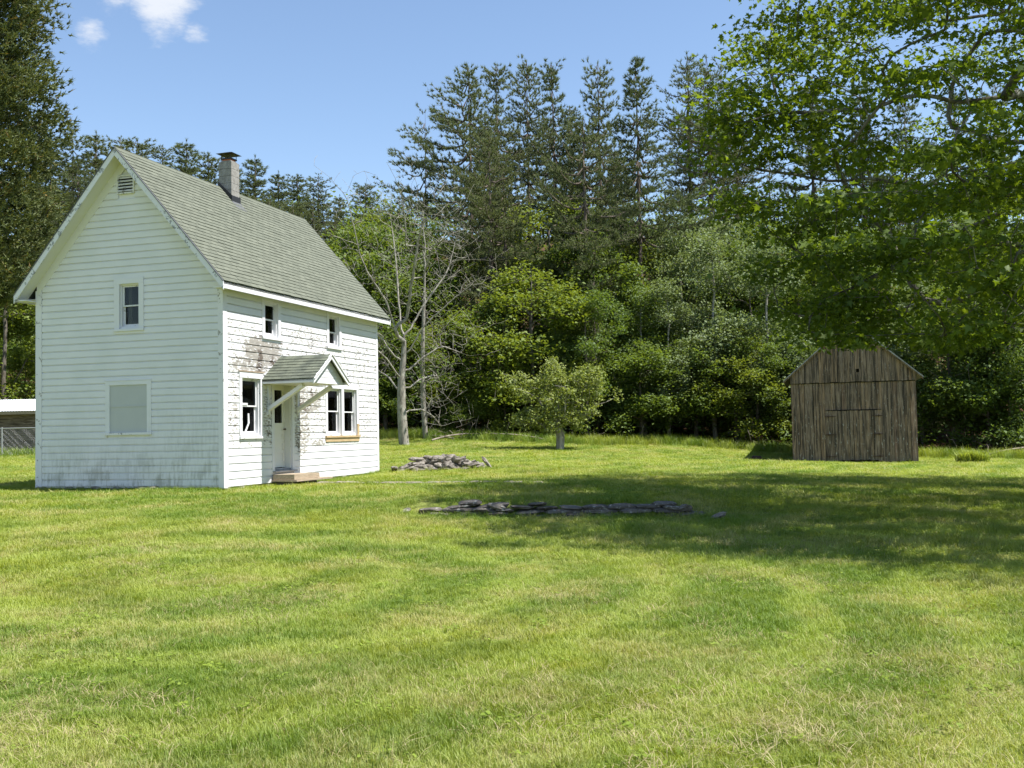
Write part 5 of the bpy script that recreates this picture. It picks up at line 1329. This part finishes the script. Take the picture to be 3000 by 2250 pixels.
def inside_barn(x, y):
    c, s = math.cos(BA), math.sin(BA); dx, dy = x - bo.x, y - bo.y
    lx = c * dx - s * dy; ly = s * dx + c * dy
    return (lx > 0) & (lx < BW) & (ly > 0) & (ly < BD)
def wedge(r0, r1, n, half=.60):
    r = np.sqrt(rng.uniform(r0 * r0, r1 * r1, n)); a = rng.uniform(-half, half, n); return r * np.sin(a), r * np.cos(a)
def lawn():
    X, Y, Sx, Sz = [], [], [], []
    for r0, r1, dens, sx, sz in ((3.2, 8, 420, 1.0, .85), (8, 13, 210, 1.35, .9), (13, 21, 100, 1.9, .95), (21, 34, 46, 2.7, 1.0), (34, 66, 16, 4.0, 1.0)):
        n = int(.60 * (r1 * r1 - r0 * r0) * dens); x, y = wedge(r0, r1, n); X.append(x); Y.append(y); Sx.append(np.full(n, sx)); Sz.append(np.full(n, sz))
    X, Y, Sx, Sz = map(np.concatenate, (X, Y, Sx, Sz))
    k = (Y < edge_y(X) + .6) & ~inside_house(X, Y) & ~inside_barn(X, Y) & ~((np.abs(X + 2.2) < 1.2) & (np.abs(Y - 32.4) < .7))
    ly_ = np.interp(X, WALL[:, 0], WALL[:, 1]); k &= ~((X > -1.75) & (X < 3.1) & (Y > ly_ - .08) & (Y < ly_ + .22))
    X, Y, Sx, Sz = X[k], Y[k], Sx[k], Sz[k]; n = len(X)
    hv = .75 + .5 * rng.random(n) + .25 * np.sin(X * 1.1 + 2 * np.sin(Y * .6)) * np.sin(Y * .8 + X * .3)
    dwall = np.abs(Y - np.interp(X, WALL[:, 0], WALL[:, 1])); hv *= 1 + .6 * ((X > -2.2) & (X < 3.4) & (dwall < .35))
    pts = np.stack([X, Y, terrain(X, Y)], 1); rot = np.stack([rng.normal(0, .12, n), rng.normal(0, .12, n), rng.uniform(0, 6.28, n)], 1)
    sc = np.stack([Sx, Sx, Sz * hv], 1)
    scatter('lawn_grass', pts, rot, sc, [blade_clump(22, .062, .062, .0034, i, .75) for i in range(8)], M['grass'], 'short mown grass blades covering the lawn')
lawn()
def long_grass():
    n = 5200; x = rng.uniform(-30, 32, n); y = edge_y(x) + rng.normal(.6, .55, n) ; sc = rng.uniform(.5, 1.25, n)
    # round the foot of the house, the shed, the fence, the heap and the wall
    ex = []
    for _ in range(2000):
        u = rng.random() ** 1.3
        if u < .30: p = HM @ Vector((rng.uniform(-W, 0), -rng.uniform(.06, .22), 0)); s = .22
        elif u < .5: p = HM @ Vector((rng.uniform(.04, .18), rng.uniform(0, LH), 0)); s = .22
        elif u < .78: p = Vector((rng.uniform(-27, -19), 47.4 - rng.random() * 2.8, 0)); s = .8
        elif u < .88: a = rng.uniform(0, 6.28); p = Vector((-2.2 + 1.55 * math.cos(a), 32.4 + 1.0 * math.sin(a), 0)); s = .3
        else: xx = rng.uniform(-2.1, 3.3); p = Vector((xx, wall_y(xx) - rng.uniform(.1, .35), 0)); s = .2
        ex.append((p.x, p.y, s * rng.uniform(.6, 1.3)))
    ex = np.array(ex); x = np.concatenate([x, ex[:, 0]]); y = np.concatenate([y, ex[:, 1]]); sc = np.concatenate([sc, ex[:, 2]]); k = ~inside_barn(x, y); x, y, sc = x[k], y[k], sc[k]; n = len(x)
    pts = np.stack([x, y, terrain(x, y)], 1); rot = np.stack([rng.normal(0, .15, n), rng.normal(0, .15, n), rng.uniform(0, 6.28, n)], 1)
    scatter('tall_grass', pts, rot, np.stack([sc, sc, sc], 1), [blade_clump(18, .16, .42, .013, 50 + i, .6) for i in range(5)], M['tall_grass'], 'longer unmown grass fringing the wood and walls')
long_grass()
fp = at_y(2850, 1350, 44.8)
t = thing('iris_clump', 'bright green clump of upright leaves on the lawn right of the barn', 'plant', (fp.x, 44.8, tz(fp.x, 44.8)), 0)
mb_ = []
for k in range(3):
    me = blade_clump(170, .30, .48, .04, 90 + k, .95); me.name = 'leaf_tuft'; o = obj('leaf_tuft', me, M['iris'], t, (-.38 + .38 * k, .1 * (k % 2), 0)); o.scale = (1, 1, (1.0, 1.1, .85)[k])

# clover, weeds and dead thatch close to the camera
def rosette(n, r, seed):
    q = random.Random(seed); V = []; Fs = []
    for i in range(n):
        a = q.uniform(0, 6.28); d = r * math.sqrt(q.random()); x, y = d * math.cos(a), d * math.sin(a); z = q.uniform(.02, .06); s = q.uniform(.008, .016); b = q.uniform(0, 6.28); tx, ty = q.uniform(-.4, .4), q.uniform(-.4, .4); o = len(V)
        for k in range(5):
            c, s_ = s * math.cos(b + k * 1.2566), s * math.sin(b + k * 1.2566); V.append((x + c, y + s_, z + c * tx + s_ * ty))
        Fs.append((o, o+1, o+2, o+3, o+4))
    me = bpy.data.meshes.new('rosette'); me.from_pydata(V, [], Fs); return me
def patchy(x, y, f, s):
    return (np.sin(x * f + s + 1.7 * np.sin(y * f * .7 + s)) * np.sin(y * f * 1.1 - s + 1.3 * np.sin(x * f * .9)) + .5 * np.sin(x * f * 2.7 + y * f * 1.9 + s)) / 1.5
def extras():
    x, y = wedge(3.2, 14, 9000, .58); k = rng.random(len(x)) < np.clip(patchy(x, y, .9, 2.0) * .5 + .05, .06, .4); x, y = x[k], y[k]; n = len(x)
    scatter('lawn_weeds', np.stack([x, y, terrain(x, y)], 1), np.stack([rng.normal(0, .1, n), rng.normal(0, .1, n), rng.uniform(0, 6.28, n)], 1), np.repeat(rng.uniform(.5, 1.0, (n, 1)), 3, 1), [rosette(16, .075, i) for i in range(5)], M['clover'], 'clover and small weeds among the mown grass')
    x, y = wedge(3.2, 20, 26000, .58); g = np.exp(-((x - .9) / 1.6) ** 2 - ((y - 5.6) / 1.6) ** 2) * .9 + np.exp(-((x + 3.6) / 2.2) ** 2 - ((y - 12.5) / 1.0) ** 2) * .7 + np.exp(-((x + .8) / 1.1) ** 2 - ((y - 6.4) / .8) ** 2) * .5
    k = rng.random(len(x)) < np.clip(patchy(x, y, .75, 5.0) * .9 - .12 + g, .01, .9); x, y = x[k], y[k]; n = len(x)
    scatter('dead_grass', np.stack([x, y, terrain(x, y) + .012], 1), np.stack([rng.normal(0, .1, n), rng.normal(0, .1, n), rng.uniform(0, 6.28, n)], 1), np.stack([rng.uniform(.8, 1.5, n), rng.uniform(.8, 1.5, n), rng.uniform(.6, 1.0, n)], 1), [blade_clump(9, .07, .045, .0032, 70 + i, 2.6) for i in range(6)], M['straw'], 'flattened dead grass thatch in the lawn')
extras()
